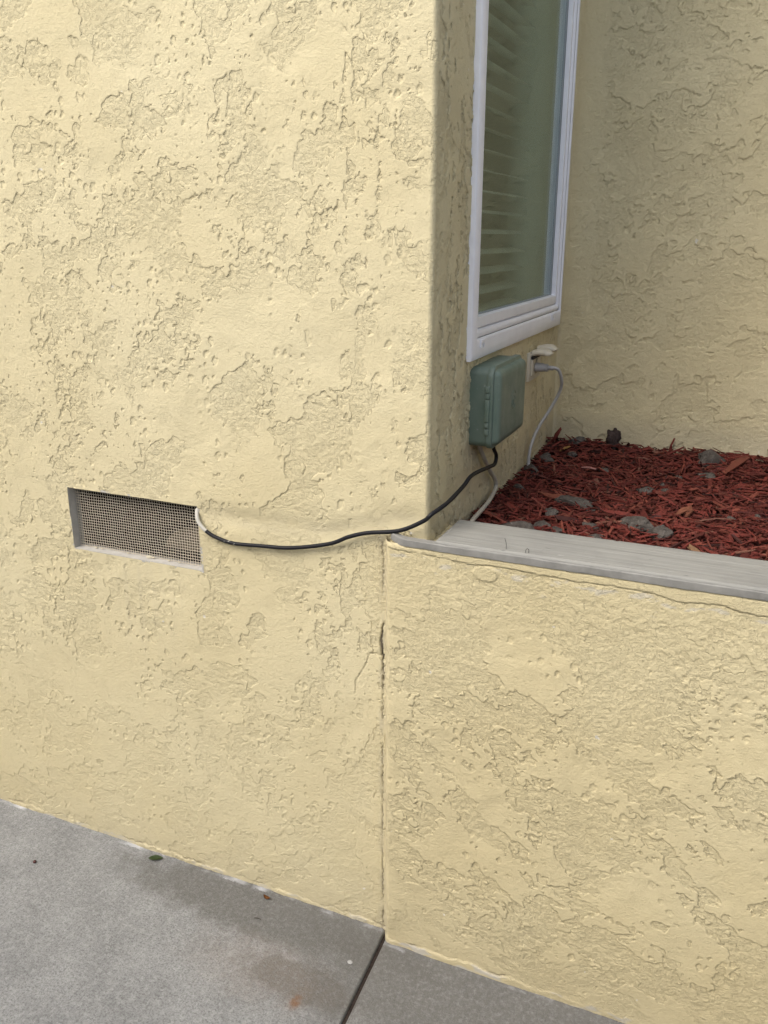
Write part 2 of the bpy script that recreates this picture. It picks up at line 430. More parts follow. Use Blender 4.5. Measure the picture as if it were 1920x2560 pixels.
def build_glass():
    mt = bpy.data.materials.new('tinted window glass'); mt.use_nodes = True
    nt = mt.node_tree; nt.nodes.clear(); b = NB(nt)
    out = b.n('ShaderNodeOutputMaterial'); tr = b.n('ShaderNodeBsdfTransparent'); gl = b.n('ShaderNodeBsdfGlossy')
    tr.inputs['Color'].default_value = (0.86, 0.92, 0.88, 1); gl.inputs['Roughness'].default_value = 0.0
    gl.inputs['Color'].default_value = (0.86, 0.93, 0.90, 1)
    lw = b.n('ShaderNodeLayerWeight'); lw.inputs['Blend'].default_value = 0.5
    f = b.math('MULTIPLY_ADD', b.math('POWER', lw.outputs['Facing'], 4.6), 0.95, 0.05, clamp=True)
    mx = b.n('ShaderNodeMixShader'); b.l(f, mx.inputs[0]); b.l(tr.outputs[0], mx.inputs[1]); b.l(gl.outputs[0], mx.inputs[2])
    b.l(mx.outputs[0], out.inputs['Surface'])
    return mt
M['glass'] = build_glass()

# ------------------------------------------------------------------ ground and pavement
bm = bmesh.new(); add_box(bm, -400, 400, -400, 400, -0.40, -0.125)
g = bm_obj('ground', bm, simple('ground dirt', (0.20, 0.19, 0.17), 0.95, 0.1, 0.3, 2))
tag(g, 'wide flat ground under the concrete and round the house', 'ground', kind='structure')

pav = empty('pavement'); tag(pav, 'grey concrete pavement along the foot of the stucco walls', 'pavement', kind='structure')
def slab(outline):
    bm = bmesh.new()
    lo = [bm.verts.new((x, y, -0.12)) for x, y in outline]; hi = [bm.verts.new((x, y, 0.0)) for x, y in outline]
    bm.faces.new(hi); bm.faces.new(lo[::-1]); top = []
    for i in range(len(outline)):
        j = (i + 1) % len(outline)
        bm.faces.new((lo[i], lo[j], hi[j], hi[i]))
    es = [e for e in bm.edges if all(abs(v.co.z) < 1e-6 for v in e.verts)]
    bmesh.ops.bevel(bm, geom=es, offset=0.006, segments=3, profile=0.5, affect='EDGES')
    return bm_obj('concrete_slab', bm, M['concrete'], pav, angle=40)
jx = lambda y: -0.0075 - 0.052 * y      # the joint runs very slightly askew
slab([(-2.60, -1.80), (jx(-1.8) - 0.0035, -1.80), (jx(0.02) - 0.0035, 0.02), (-2.60, 0.02)])
slab([(jx(-1.8) + 0.0045, -1.80), (2.60, -1.80), (2.60, 0.02), (jx(0.02) + 0.0045, 0.02)])
slab([(-2.60, -4.50), (jx(-4.5) - 0.0035, -4.50), (jx(-1.81) - 0.0035, -1.81), (-2.60, -1.81)])
slab([(jx(-4.5) + 0.0045, -4.50), (2.60, -4.50), (2.60, -1.81), (jx(-1.81) + 0.0045, -1.81)])
bm = bmesh.new()
q = [(jx(-4.4) - 0.006, -4.4), (jx(-4.4) + 0.007, -4.4), (jx(0.0) + 0.007, 0.0), (jx(0.0) - 0.006, 0.0)]
lo = [bm.verts.new((x, y, -0.10)) for x, y in q]; hi = [bm.verts.new((x, y, -0.007)) for x, y in q]
bm.faces.new(hi); bm.faces.new(lo[::-1])
for i in range(4): bm.faces.new((lo[i], lo[(i + 1) % 4], hi[(i + 1) % 4], hi[i]))
bm_obj('expansion_joint', bm, M['joint'], pav)

# ------------------------------------------------------------------ house
house = empty('house'); tag(house, 'cream stucco house with a foundation vent and a recessed window corner', 'house')
VX0, VX1, VZ0, VZ1 = -0.7763, -0.4326, 0.7774, 0.9205        # vent opening
RC = 0.009                                                  # rounding of the corner

# front wall, running round the bull-nosed corner into the window wall
xs = axis_pts((-2.6, -1.22, 0.03), (-1.22, VX0, 0.0019), (VX0, VX1, 0.0019), (VX1, XC - RC, 0.0019))
arc = np.linspace(0, math.pi / 2, 14)[1:]
zs = axis_pts((-0.03, 0.0, 0.01), (0.0, VZ0, 0.0019), (VZ0, VZ1, 0.0019), (VZ1, 1.90, 0.0019), (1.90, 2.75, 0.02))
px = np.concatenate([xs, XC - RC + RC * np.sin(arc)]); py = np.concatenate([np.zeros(len(xs)), RC - RC * np.cos(arc)])
nx = np.concatenate([np.zeros(len(xs)), np.sin(arc)]); ny = np.concatenate([-np.ones(len(xs)), -np.cos(arc)])
s_ = np.concatenate([xs, XC - RC + RC * arc])
vb = lambda U: sstep(-0.14, -0.09, U) * (1 - sstep(0.0, 0.03, U)) * 0.25
U, V, h, pl, edg, rel = plaster(s_, zs, 11, ang=1.15, stretch=1.35, size=0.125, bias=0.045, fan=-0.9, depth=0.0014, pits=0.50, vband=vb)
# the lower, repainted part of the wall is smoother
calm = 1 - 0.40 * (1 - sstep(0.15, 0.75, V))
h = h * calm
# band of brushed-out plaster level with the planter top, beside the vent
band = np.exp(-((V - 0.905 - 0.05 * sstep(-0.15, 0.05, U)) / 0.022) ** 2) * sstep(-0.46, -0.40, U)
h = h * (1 - 0.75 * band) - 0.002 * band
# edges: corner rounding stays smooth, foot swells out into a ragged bead
cornr = sstep(XC - 0.035, XC - 0.008, U); h = h * (1 - 0.55 * cornr)
seam = sstep(s_[-1] - 0.012, s_[-1] - 0.001, U); h = h * (1 - seam)
footz = 0.010 + 0.016 * fbm(U / 0.05, V * 0, 4, 0.6, seed=71)
foot = 1 - sstep(-0.001, 0.002, V - footz)
h = h + foot * sstep(-0.15, 0.15, fbm(U / 0.11, V * 0, 2, seed=171)) * (0.0022 + 0.0018 * fbm(U / 0.02, V / 0.02, 2, seed=72))
tint = np.zeros(U.shape + (3,), np.float32)
ck = [(-0.0177, 0.735), (-0.0228, 0.6996), (-0.0185, 0.657), (-0.016, 0.63), (-0.019, 0.60)]
jit = 0.0025 * fbm(U / 0.012, V / 0.012, 3, seed=73)
d1 = seg_dist(U + jit, V + jit, ck); wd = 0.0007 + 0.0024 * np.exp(-((V - 0.69) / 0.03) ** 2)
c1 = 1 - sstep(wd * 0.6, wd * 1.3, d1)
d2 = seg_dist(U + jit, V + jit, [(-0.016, 0.668), (-0.046, 0.667), (-0.055, 0.64), (-0.0772, 0.60), (-0.079, 0.57)])
c2 = 1 - sstep(0.0004, 0.0014, d2)
d3 = np.abs(V - footz - 0.0015); c3 = (1 - sstep(0.0006, 0.0020, d3)) * sstep(-0.1, 0.15, fbm(U / 0.08, V * 0, 3, seed=75))
crack_crease = np.maximum.reduce([c1 * 0.9, c2 * 0.35, c3 * 0.55])
h = h - 0.004 * c1 - 0.002 * c2 - 0.0015 * c3
# shade of the crease against the planter, painted as dark band and line
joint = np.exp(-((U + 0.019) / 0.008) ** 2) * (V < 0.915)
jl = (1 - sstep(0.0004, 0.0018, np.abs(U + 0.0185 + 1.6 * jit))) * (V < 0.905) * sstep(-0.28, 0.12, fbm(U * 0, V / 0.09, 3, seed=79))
h = h - 0.003 * jl; crack_crease = np.maximum(crack_crease, 0.6 * jl)
tint[..., 0] = crack_crease
tint[..., 1] = 0.5 * foot * sstep(0.05, 0.25, fbm(U / 0.05, V / 0.02, 3, seed=76))
splash = (1 - sstep(0.0, 0.16, V + 0.10 * fbm(U / 0.08, V / 0.06, 4, 0.6, seed=180))) * 0.16
run = np.exp(-((U + 0.60) / 0.12) ** 2) * (1 - sstep(0.70, VZ0, V) * 0) * (V < VZ0) * sstep(0.35, 0.77, V) * np.clip(fbm(U / 0.018, V / 0.35, 3, seed=181) + 0.1, 0, 1) * 0.30
tint[..., 2] = np.clip(splash + run + 0.55 * joint * (0.55 + fbm(U / 0.02, V / 0.05, 2, seed=77)) + 0.30 * band * (0.5 + 0.8 * fbm(U / 0.05, V / 0.02, 3, seed=78)), 0, 1)
co = np.stack([px[:, None] + nx[:, None] * h, py[:, None] + ny[:, None] * h, V], -1)
uc = 0.5 * (s_[:-1] + s_[1:]); vc = 0.5 * (zs[:-1] + zs[1:])
hole = ((uc > VX0) & (uc < VX1))[:, None] & ((vc > VZ0) & (vc < VZ1))[None, :]
link('front_wall', mesh_from_grid('front_wall', co, ~hole, tint, (1 - pl) * (1 - 0.8 * band) * (0.35 + 0.65 * sstep(0.1, 0.8, V)), edg, rel * calm * (1 - 0.85 * band) * (1 - seam)), M['stucco'], house)

# window wall and back wall of the recess
WY0, WY1, WZ0, WZ1 = 0.1851, 0.9581, 1.2190, 2.32
HY0, HY1, HZ0, HZ1 = WY0 + 0.03, WY1 - 0.02, WZ0 + 0.03, WZ1 - 0.03
ys = axis_pts((RC, HY0, 0.0026), (HY0, HY1, 0.0045), (HY1, D - 0.012, 0.0026))
ia = np.linspace(0, math.pi / 2, 6)[1:]
bx = axis_pts((XC + 0.012, 0.85, 0.0026), (0.85, 2.40, 0.03))[1:]
px = np.concatenate([np.full(len(ys), XC), XC + 0.012 - 0.012 * np.cos(ia), bx])
py = np.concatenate([ys, D - 0.012 + 0.012 * np.sin(ia), np.full(len(bx), D)])
nx = np.concatenate([np.ones(len(ys)), np.cos(ia), np.zeros(len(bx))]); ny = np.concatenate([np.zeros(len(ys)), -np.sin(ia), -np.ones(len(bx))])
s0 = XC - RC + RC * math.pi / 2
s_ = np.concatenate([s0 + ys - RC, s0 + D - 0.012 - RC + 0.012 * ia * 1.0, s0 + D - 0.012 - RC + 0.012 * math.pi / 2 + bx - XC - 0.012])
zs = axis_pts((0.78, HZ0, 0.0024), (HZ0, 2.06, 0.0024), (2.06, HZ1, 0.02), (HZ1, 2.75, 0.02))
U, V, h, pl, edg, rel = plaster(s_, zs, 31, ang=0.25, stretch=1.5, size=0.10, bias=0.0, depth=0.0020, pits=0.10, ramp=1.0, samp=3.0)
sB = s0 + D - RC
inW = (U < sB)
# window wall: trowelled upright and denser; smooth strip patched beside the window corner on the back wall
U2, V2, h2, pl2, edg2, rel2 = plaster(s_, zs, 47, ang=1.5, stretch=2.6, size=0.06, bias=0.06, depth=0.0026, pits=0.5)
h = np.where(inW, h2, h); pl = np.where(inW, pl2, 0.6 * pl); edg = np.where(inW, edg2, edg); rel = np.where(inW, rel2, 0.8 * rel)
edge = sB + 0.075 + 0.04 * fbm(V / 0.12, V * 0, 3, seed=51) 
strip = (1 - sstep(-0.003, 0.003, U - edge)) * (~inW) * sstep(1.20, 1.30, V)
h = h * (1 - 0.45 * strip) + 0.0018 * strip
rough = 0.0010 * fbm(U / 0.0085, V / 0.007, 3, 0.65, seed=52)
h = h + np.where(inW, 0.25 * rough, 0.6 * rough * (1 - strip))
cor = np.exp(-((U - sB) / 0.014) ** 2); h = h * (1 - 0.7 * cor)
h = h * sstep(0.0, 0.02, U - s_[0]); coat = (1 - pl) * (1 - 0.6 * strip)
tint = np.zeros(U.shape + (3,), np.float32)
fb = 0.004 * fbm(U / 0.02, V / 0.02, 3, seed=55)
lowg = (1 - sstep(0.93, 0.99, V + 3 * fb)) * 0.35
tint[..., 2] = np.clip(lowg, 0, 1)
# run-off stain below the junction box
yy = U - s0 + RC
stn = np.exp(-((yy - 0.25) / 0.04) ** 2) * (1 - sstep(1.03, 1.055, V)) * sstep(0.93, 1.04, V) * inW
tint[..., 2] = np.clip(tint[..., 2] + stn * (0.35 + fbm(U / 0.02, V / 0.05, 3, seed=56)), 0, 0.8)
co = np.stack([px[:, None] + nx[:, None] * h, py[:, None] + ny[:, None] * h, V], -1)
yc = 0.5 * (py[:-1] + py[1:]); vc = 0.5 * (zs[:-1] + zs[1:]); onw = 0.5 * (px[:-1] + px[1:]) < XC + 0.001
hole = (onw & (yc > HY0) & (yc < HY1))[:, None] & ((vc > HZ0) & (vc < HZ1))[None, :]
link('recess_wall', mesh_from_grid('recess_wall', co, ~hole, tint, coat, edg, rel * (1 - cor) * (1 - 0.6 * strip)), M['stucco'], house)

# unseen eaves added for shade over front and back walls; recess stays open
def unseen_eave(x0, x1, y0, y1):
    box_obj('unseen_eave', (x0, x1, y0, y1, 2.76, 2.86), M['roof'], house, 0.01)
box_obj('unseen_shade_wall', (1.50, 1.70, -0.20, D - 0.012, 0.87, 2.74), M['blocker'], house, 0.01)  # unseen wall added to darken the recess, grey to cut yellow bounce
unseen_eave(-2.6, XC + 0.20, -0.22, D - 0.16); unseen_eave(-2.6, 3.2, D - 0.155, 3.4)
bm = bmesh.new(); add_box(bm, -6.0, 6.0, -2.90, -2.75, -0.125, 2.1)  # unseen wall added opposite to darken the lower part of the house wall
tag(bm_obj('shading_wall', bm, simple('shading wall block', (0.24, 0.22, 0.19), 0.9, 0.2, 0.3, 3)), 'unseen wall added across the pavement to shade the lower house wall', 'wall')

# dark room behind the window, built as a shell with a lined opening
xr = XC - 0.14
bm = bmesh.new()
def quad(a, b, c, d): bm.faces.new([bm.verts.new(p) for p in (a, b, c, d)])
X0, Y0, Y1, Z0, Z1 = -2.3, 0.06, 3.2, 0.97, 2.70
quad((X0, Y0, Z0), (X0, Y1, Z0), (X0, Y1, Z1), (X0, Y0, Z1)); quad((X0, Y0, Z0), (xr, Y0, Z0), (xr, Y0, Z1), (X0, Y0, Z1))
quad((X0, Y1, Z0), (xr, Y1, Z0), (xr, Y1, Z1), (X0, Y1, Z1)); quad((X0, Y0, Z0), (xr, Y0, Z0), (xr, Y1, Z0), (X0, Y1, Z0)); quad((X0, Y0, Z1), (xr, Y0, Z1), (xr, Y1, Z1), (X0, Y1, Z1))
quad((xr, Y0, Z0), (xr, HY0, Z0), (xr, HY0, Z1), (xr, Y0, Z1)); quad((xr, HY1, Z0), (xr, Y1, Z0), (xr, Y1, Z1), (xr, HY1, Z1))
quad((xr, HY0, Z0), (xr, HY1, Z0), (xr, HY1, HZ0), (xr, HY0, HZ0)); quad((xr, HY0, HZ1), (xr, HY1, HZ1), (xr, HY1, Z1), (xr, HY0, Z1))
xf = XC - 0.004
quad((xr, HY0, HZ0), (xf, HY0, HZ0), (xf, HY1, HZ0), (xr, HY1, HZ0)); quad((xr, HY0, HZ1), (xf, HY0, HZ1), (xf, HY1, HZ1), (xr, HY1, HZ1))
quad((xr, HY0, HZ0), (xf, HY0, HZ0), (xf, HY0, HZ1), (xr, HY0, HZ1)); quad((xr, HY1, HZ0), (xf, HY1, HZ0), (xf, HY1, HZ1), (xr, HY1, HZ1))
bm_obj('room', bm, M['roomwall'], house)

# window -----------------------------------------------------------
win = empty('window', (XC, (WY0 + WY1) / 2, WZ0)); win.parent = house
win['label'] = 'tall white framed window with blinds behind the glass'
def ring(name, steps, mat):
    """mitred frame lofted through (inset_left, inset_right, inset_bottom, inset_top, x) loops"""
    bm = bmesh.new(); loops = []
    for (il, ir, ib, it, x) in steps:
        loops.append([bm.verts.new((x, y, z)) for y, z in ((WY0 + il, WZ0 + ib), (WY1 - ir, WZ0 + ib), (WY1 - ir, WZ1 - it), (WY0 + il, WZ1 - it))])
    for A, B in zip(loops[:-1], loops[1:]):
        for i in range(4): bm.faces.new((A[i], A[(i + 1) % 4], B[(i + 1) % 4], B[i]))
    bmesh.ops.bevel(bm, geom=list(bm.edges), offset=0.0008, segments=1, affect='EDGES')
    return bm_obj(name, bm, mat, win, angle=30)
ring('flange', [(0, 0, 0, 0, XC - 0.006), (0, 0, 0, 0, XC + 0.0095), (0.002, 0.002, 0.002, 0.002, XC + 0.012), (0.016, 0.010, 0.016, 0.016, XC + 0.0135),
               (0.030, 0.014, 0.036, 0.030, XC + 0.0135), (0.033, 0.016, 0.040, 0.033, XC + 0.009)], M['vinyl'])
ring('frame', [(0.033, 0.0165, 0.0405, 0.033, XC - 0.01), (0.033, 0.0165, 0.0405, 0.033, XC + 0.008), (0.042, 0.020, 0.048, 0.042, XC + 0.009),
               (0.047, 0.023, 0.054, 0.047, XC + 0.004), (0.047, 0.023, 0.056, 0.047, XC - 0.01)], M['vinyl'])
ring('sash', [(0.048, 0.024, 0.0570, 0.048, XC - 0.012), (0.048, 0.024, 0.0570, 0.048, XC + 0.002), (0.052, 0.030, 0.060, 0.052, XC + 0.004),
              (0.060, 0.036, 0.078, 0.060, XC + 0.003), (0.062, 0.038, 0.080, 0.062, XC - 0.008)], M['vinyl'])
ring('spacer', [(0.0625, 0.0385, 0.0805, 0.0625, XC - 0.0085), (0.068, 0.052, 0.083, 0.068, XC - 0.0095), (0.068, 0.052, 0.083, 0.068, XC - 0.022)], M['gasket'])
box_obj('pane', (XC - 0.0135, XC - 0.0105, WY0 + 0.055, WY1 - 0.040, WZ0 + 0.070, WZ1 - 0.055), M['glass'], win)
for yw in (0.245, 0.850):   # weep-hole covers on the sill
    bm = bmesh.new()
    add_box(bm, XC + 0.0137, XC + 0.0165, yw - 0.012, yw + 0.012, WZ0 + 0.030, WZ0 + 0.037, 0.0008)
    add_box(bm, XC + 0.0137, XC + 0.0160, yw - 0.012, yw - 0.009, WZ0 + 0.021, WZ0 + 0.0295, 0.0006)
    add_box(bm, XC + 0.0137, XC + 0.0160, yw + 0.009, yw + 0.012, WZ0 + 0.021, WZ0 + 0.0295, 0.0006)
    bm_obj('weep_cover', bm, M['vinyl'], win, angle=35)
me = bpy.data.meshes.new('blind_slat')
bm = bmesh.new(); n = 7; ta = RAD(-12); prof = []
for i in range(n):
    t = i / (n - 1) * 2 - 1; a = t * 0.025; bow = 0.003 * (1 - t * t)
    prof.append((a * math.cos(ta) - bow * math.sin(ta), a * math.sin(ta) + bow * math.cos(ta)))
rows = [[bm.verts.new((p[0], y, p[1])) for p in prof] for y in (HY0 + 0.012, HY1 - 0.030)]
for i in range(n - 1): bm.faces.new((rows[0][i], rows[0][i + 1], rows[1][i + 1], rows[1][i]))
bmesh.ops.solidify(bm, geom=list(bm.faces), thickness=0.0025)
bmesh.ops.recalc_face_normals(bm, faces=bm.faces); bm.to_mesh(me); bm.free(); me.materials.append(M['slat'])
z = HZ0 + 0.035
while z < HZ1 - 0.04:
    o = bpy.data.objects.new('blind_slat', me); col.objects.link(o); o.parent = win
    o.matrix_parent_inverse = Matrix.Translation(-win.location); o.location = (XC - 0.105, 0, z); z += 0.043

# vent -------------------------------------------------------------
vent = empty('vent', (0.5 * (VX0 + VX1), 0, VZ0)); vent.parent = house
vent['label'] = 'rectangular foundation vent covered with square wire mesh'
VD = 0.020
def sleeve(name, a, b, c, d, t=0.0012):
    bm = bmesh.new(); add_box(bm, a, b, -0.0012, VD + 0.012, c, d); return bm_obj(name, bm, M['sleeve'], vent)
bm = bmesh.new()
for bx_ in ((VX0 - 0.004, VX0 + 0.0005, VZ0 - 0.004, VZ1 + 0.004), (VX1 - 0.0005, VX1 + 0.004, VZ0 - 0.004, VZ1 + 0.004)):
    add_box(bm, bx_[0], bx_[1], 0.0002, VD + 0.012, bx_[2], bx_[3])
add_box(bm, VX0 + 0.0006, VX1 - 0.0006, 0.0003, VD + 0.012, VZ0 - 0.004, VZ0 + 0.0006)
add_box(bm, VX0 + 0.0006, VX1 - 0.0006, 0.0003, VD + 0.012, VZ1 - 0.0006, VZ1 + 0.004)
bm_obj('sleeve', bm, M['sleeve'], vent)

def tube_mesh(name, pts, rad, seg=8, closed_ends=True, attr=None):
    P = [Vector(p) for p in pts]; n = len(P); verts = []; faces = []
    T = [(P[min(i + 1, n - 1)] - P[max(i - 1, 0)]).normalized() for i in range(n)]
    up = Vector((0, 0, 1)) if abs(T[0].z) < 0.9 else Vector((1, 0, 0))
    N = (up - T[0] * up.dot(T[0])).normalized()
    for i in range(n):
        N = (N - T[i] * N.dot(T[i])).normalized(); B = T[i].cross(N)
        r = rad[i] if hasattr(rad, '__len__') else rad
        for k in range(seg):
            a = 2 * math.pi * k / seg; verts.append(P[i] + (N * math.cos(a) + B * math.sin(a)) * r)
    for i in range(n - 1):
        for k in range(seg):
            k2 = (k + 1) % seg; faces.append((i * seg + k, i * seg + k2, (i + 1) * seg + k2, (i + 1) * seg + k))
    if closed_ends: faces.append(tuple(range(seg))[::-1]); faces.append(tuple((n - 1) * seg + k for k in range(seg)))
    me = bpy.data.meshes.new(name); me.from_pydata([tuple(v) for v in verts], [], faces); me.update()
    me.polygons.foreach_set('use_smooth', np.ones(len(me.polygons), bool))
    if attr is not None:
        at = me.attributes.new('paint', 'FLOAT', 'POINT'); at.data.foreach_set('value', np.repeat(np.array(attr, np.float32), seg))
    return me

def catmull(pts, per=8, extra=None):
    P = [Vector(p) for p in pts]; P = [P[0] * 2 - P[1]] + P + [P[-1] * 2 - P[-2]]; out = []
    for i in range(1, len(P) - 2):
        for k in range(per):
            t = k / per; a, b, c, d = P[i - 1], P[i], P[i + 1], P[i + 2]
            out.append(0.5 * ((2 * b) + (c - a) * t + (2 * a - 5 * b + 4 * c - d) * t * t + (3 * b - a - 3 * c + d) * t ** 3))
    out.append(P[-2]); return out

# square wire cloth, slightly buckled; its top right corner is bent in for the cable
verts = []; faces = []
nw, nh = 54, 23; rw = 0.00056
def wob(x, z):
    bend = 0.010 * float(sstep(0.035, 0.0, np.float64(math.hypot(x - VX1, z - VZ1))))
    return (x + 0.0009 * mnoise.noise(Vector((x * 30, z * 55, 0))), VD + 0.0022 * mnoise.noise(Vector((x * 14, z * 20, 4))) + bend,
            z + 0.0009 * mnoise.noise(Vector((x * 55, z * 30, 9))))
def add_wire(line):
    base = len(verts)
    for i, p in enumerate(line):
        a = Vector(line[max(i - 1, 0)]); b_ = Vector(line[min(i + 1, len(line) - 1)]); t = (b_ - a).normalized()
        n1 = Vector((0, 1, 0)); n2 = t.cross(n1).normalized()
        for (c1_, c2_) in ((1, 0), (0, 1), (-1, 0), (0, -1)): verts.append(tuple(Vector(p) + n1 * rw * c1_ + n2 * rw * c2_))
    for i in range(len(line) - 1):
        for k in range(4):
            a0 = base + i * 4 + k; a1 = base + i * 4 + (k + 1) % 4; faces.append((a0, a1, a1 + 4, a0 + 4))
for i in range(nw):
    x = VX0 + (i + 0.4) * (VX1 - VX0) / nw
    add_wire([tuple(np.array(wob(x, VZ0 + (VZ1 - VZ0) * k / 46.0)) + np.array((0, (0.0002 if (k + i) % 2 else -0.0002), 0))) for k in range(47)])
for j in range(nh):
    zz = VZ0 + (j + 0.4) * (VZ1 - VZ0) / nh
    add_wire([tuple(np.array(wob(VX0 + (VX1 - VX0) * k / 108.0, zz)) + np.array((0, (0.0002 if (k + j) % 2 else -0.0002), 0))) for k in range(109)])
me = bpy.data.meshes.new('wire_mesh'); me.from_pydata(verts, [], faces); me.update()
link('wire_mesh', me, M['wire'], vent, smooth=True)
# crumbs of plaster lying along the sill of the vent
def lump(loc, r, sq=(1, 1, 1), seed=0, sub=2, amp=0.35, freq=1.3):
    bm = bmesh.new(); bmesh.ops.create_icosphere(bm, subdivisions=sub, radius=1.0)
    off = Vector((seed * 3.7, seed * 1.3, seed * 7.1))
    for v in bm.verts:
        k = 1 + amp * mnoise.noise(v.co * freq + off) + amp * 0.5 * mnoise.noise(v.co * freq * 2.6 + off)
        v.co = Vector((v.co.x * sq[0], v.co.y * sq[1], v.co.z * sq[2])) * k * r
    bmesh.ops.translate(bm, verts=bm.verts, vec=loc)
    return bm
for i, t in enumerate((0.14, 0.19, 0.40, 0.57, 0.60, 0.72, 0.80)):
    bm_obj('plaster_crumb', lump((VX0 + t * (VX1 - VX0), VD - 0.004, VZ0 + 0.003), (0.003, 0.0022, 0.0024, 0.0055, 0.003, 0.0026, 0.0022)[i], (1.5, 0.7, 0.7), i), M['crumb'], vent, smooth=True)
# crawl space behind
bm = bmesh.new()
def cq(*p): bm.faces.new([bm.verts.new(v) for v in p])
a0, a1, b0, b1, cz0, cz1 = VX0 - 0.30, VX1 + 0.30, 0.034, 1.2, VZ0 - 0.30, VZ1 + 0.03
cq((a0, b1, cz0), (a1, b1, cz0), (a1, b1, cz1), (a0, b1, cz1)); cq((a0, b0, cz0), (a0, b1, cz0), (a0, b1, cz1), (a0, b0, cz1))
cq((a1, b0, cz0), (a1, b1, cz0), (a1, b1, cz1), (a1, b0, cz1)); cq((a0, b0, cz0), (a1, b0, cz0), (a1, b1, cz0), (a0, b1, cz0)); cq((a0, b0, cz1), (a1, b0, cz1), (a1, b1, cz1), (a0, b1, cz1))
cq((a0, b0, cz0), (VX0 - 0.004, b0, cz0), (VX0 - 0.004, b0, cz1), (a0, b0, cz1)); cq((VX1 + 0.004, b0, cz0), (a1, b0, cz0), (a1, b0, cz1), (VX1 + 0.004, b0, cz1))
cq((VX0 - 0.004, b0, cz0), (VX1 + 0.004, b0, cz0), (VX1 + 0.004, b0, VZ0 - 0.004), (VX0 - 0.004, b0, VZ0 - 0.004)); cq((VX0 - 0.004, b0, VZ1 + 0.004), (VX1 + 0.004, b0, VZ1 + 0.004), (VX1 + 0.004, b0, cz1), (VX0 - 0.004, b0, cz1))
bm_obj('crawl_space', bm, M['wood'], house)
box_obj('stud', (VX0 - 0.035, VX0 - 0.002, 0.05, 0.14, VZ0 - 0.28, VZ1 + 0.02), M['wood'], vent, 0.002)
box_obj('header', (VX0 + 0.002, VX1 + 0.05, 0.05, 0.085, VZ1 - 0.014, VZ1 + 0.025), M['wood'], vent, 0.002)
bm = bmesh.new()
sh = [(-0.010, 0.0), (0.16, 0.0), (0.16, 0.046), (0.11, 0.052), (0.05, 0.050), (0.015, 0.038), (-0.004, 0.020)]
fr = [bm.verts.new((VX1 - 0.12 + x, 0.050, VZ0 + 0.018 + z)) for x, z in sh]; bk = [bm.verts.new((VX1 - 0.12 + x, 0.066, VZ0 + 0.018 + z)) for x, z in sh]
bm.faces.new(fr); bm.faces.new(bk[::-1])
for i in range(len(sh)): j = (i + 1) % len(sh); bm.faces.new((fr[i], fr[j], bk[j], bk[i]))
bm_obj('offcut', bm, M['palewood'], vent)

# ------------------------------------------------------------------ planter
planter = empty('planter_wall', (0, -PR, 0)); tag(planter, 'low cream stucco planter wall topped by a grey board', 'planter')
xs = axis_pts((-0.012, 0.0, 0.0012), (0.0, 0.80, 0.0017), (0.80, 1.70, 0.02)); zs = axis_pts((-0.03, 0.0, 0.01), (0.0, 0.10, 0.0022), (0.10, HP, 0.0017))
U, V, h, pl, edg, rel = plaster(xs, zs, 63, ang=-0.62, stretch=2.0, size=0.10, bias=0.0, fan=0.45, depth=0.0017, pits=0.50)
topz = sstep(0.72, 0.86, V)                                 # finer, floury coat near the top
fine = 0.0016 * fbm(U / 0.016, V / 0.012, 4, 0.62, seed=64)
h = h * (1 - 0.62 * topz) + fine * topz * 0.9
h = h * (1 - 0.6 * (1 - sstep(0.0, 0.14, V)))
sm = 1 - sstep(0.0, 0.022, U); h = h * (1 - 0.7 * sm)
tint = np.zeros(U.shape + (3,), np.float32)
jit = 0.003 * fbm(U / 0.018, V / 0.018, 3, seed=65)
ckp = [(0.0, 0.910), (0.0134, 0.9046), (0.10, 0.9035), (0.165, 0.898), (0.195, 0.902), (0.252, 0.901), (0.34, 0.8975), (0.4133, 0.899), (0.464, 0.898), (0.485, 0.894), (0.514, 0.889), (0.545, 0.893), (0.573, 0.896), (0.60, 0.890), (0.6425, 0.887), (0.80, 0.893)]
dz = seg_dist(U, V + jit * 0.8, ckp); cw = 0.0007 + 0.0007 * fbm(U / 0.05, V * 0, 2, seed=66)
cp = 1 - sstep(cw * 0.6, cw * 1.7, dz)
zc = np.interp(U[:, 0], [p[0] for p in ckp], [p[1] for p in ckp])[:, None] - jit * 0.8
above = sstep(-0.001, 0.001, V - zc); h = h * (1 - above) + above * (0.0022 + 0.0003 * fbm(U / 0.03, V / 0.01, 2, seed=67))
h = h - 0.0022 * cp
footz = 0.014 + 0.020 * fbm(U / 0.07, V * 0, 4, 0.6, seed=68); foot = 1 - sstep(-0.001, 0.002, V - footz)
h = h + foot * 0.0024 * sstep(-0.2, 0.1, fbm(U / 0.1, V * 0, 2, seed=172)) * (1 - sstep(0.25, 0.40, U) * 0.6)
cf = (1 - sstep(0.0006, 0.0022, np.abs(V - footz - 0.002))) * sstep(-0.05, 0.2, fbm(U / 0.07, V * 0, 3, seed=69) - 0.3 * sstep(0.15, 0.4, U))
h = h - 0.002 * cf
tint[..., 0] = np.maximum(cp * 0.25, cf * 0.6)
bare = sstep(0.10, 0.32, fbm(U / 0.045, V / 0.018, 4, 0.6, seed=70) + 0.35 * np.exp(-((V - zc + 0.010) / 0.009) ** 2) - 0.22) * sstep(0.84, 0.88, V)
flk = np.maximum(1 - sstep(0.012, 0.016, np.hypot((U - 0.192) / 1.6, V - 0.886) + jit), 0)      # pale flaked patch
tint[..., 1] = np.clip(0.50 * bare * (1 - above) * (1 - flk) + 0.8 * foot * sstep(0.0, 0.3, fbm(U / 0.05, V / 0.02, 3, seed=74)) , 0, 0.85)
h = h * (1 - 0.8 * flk) + 0.0024 * flk
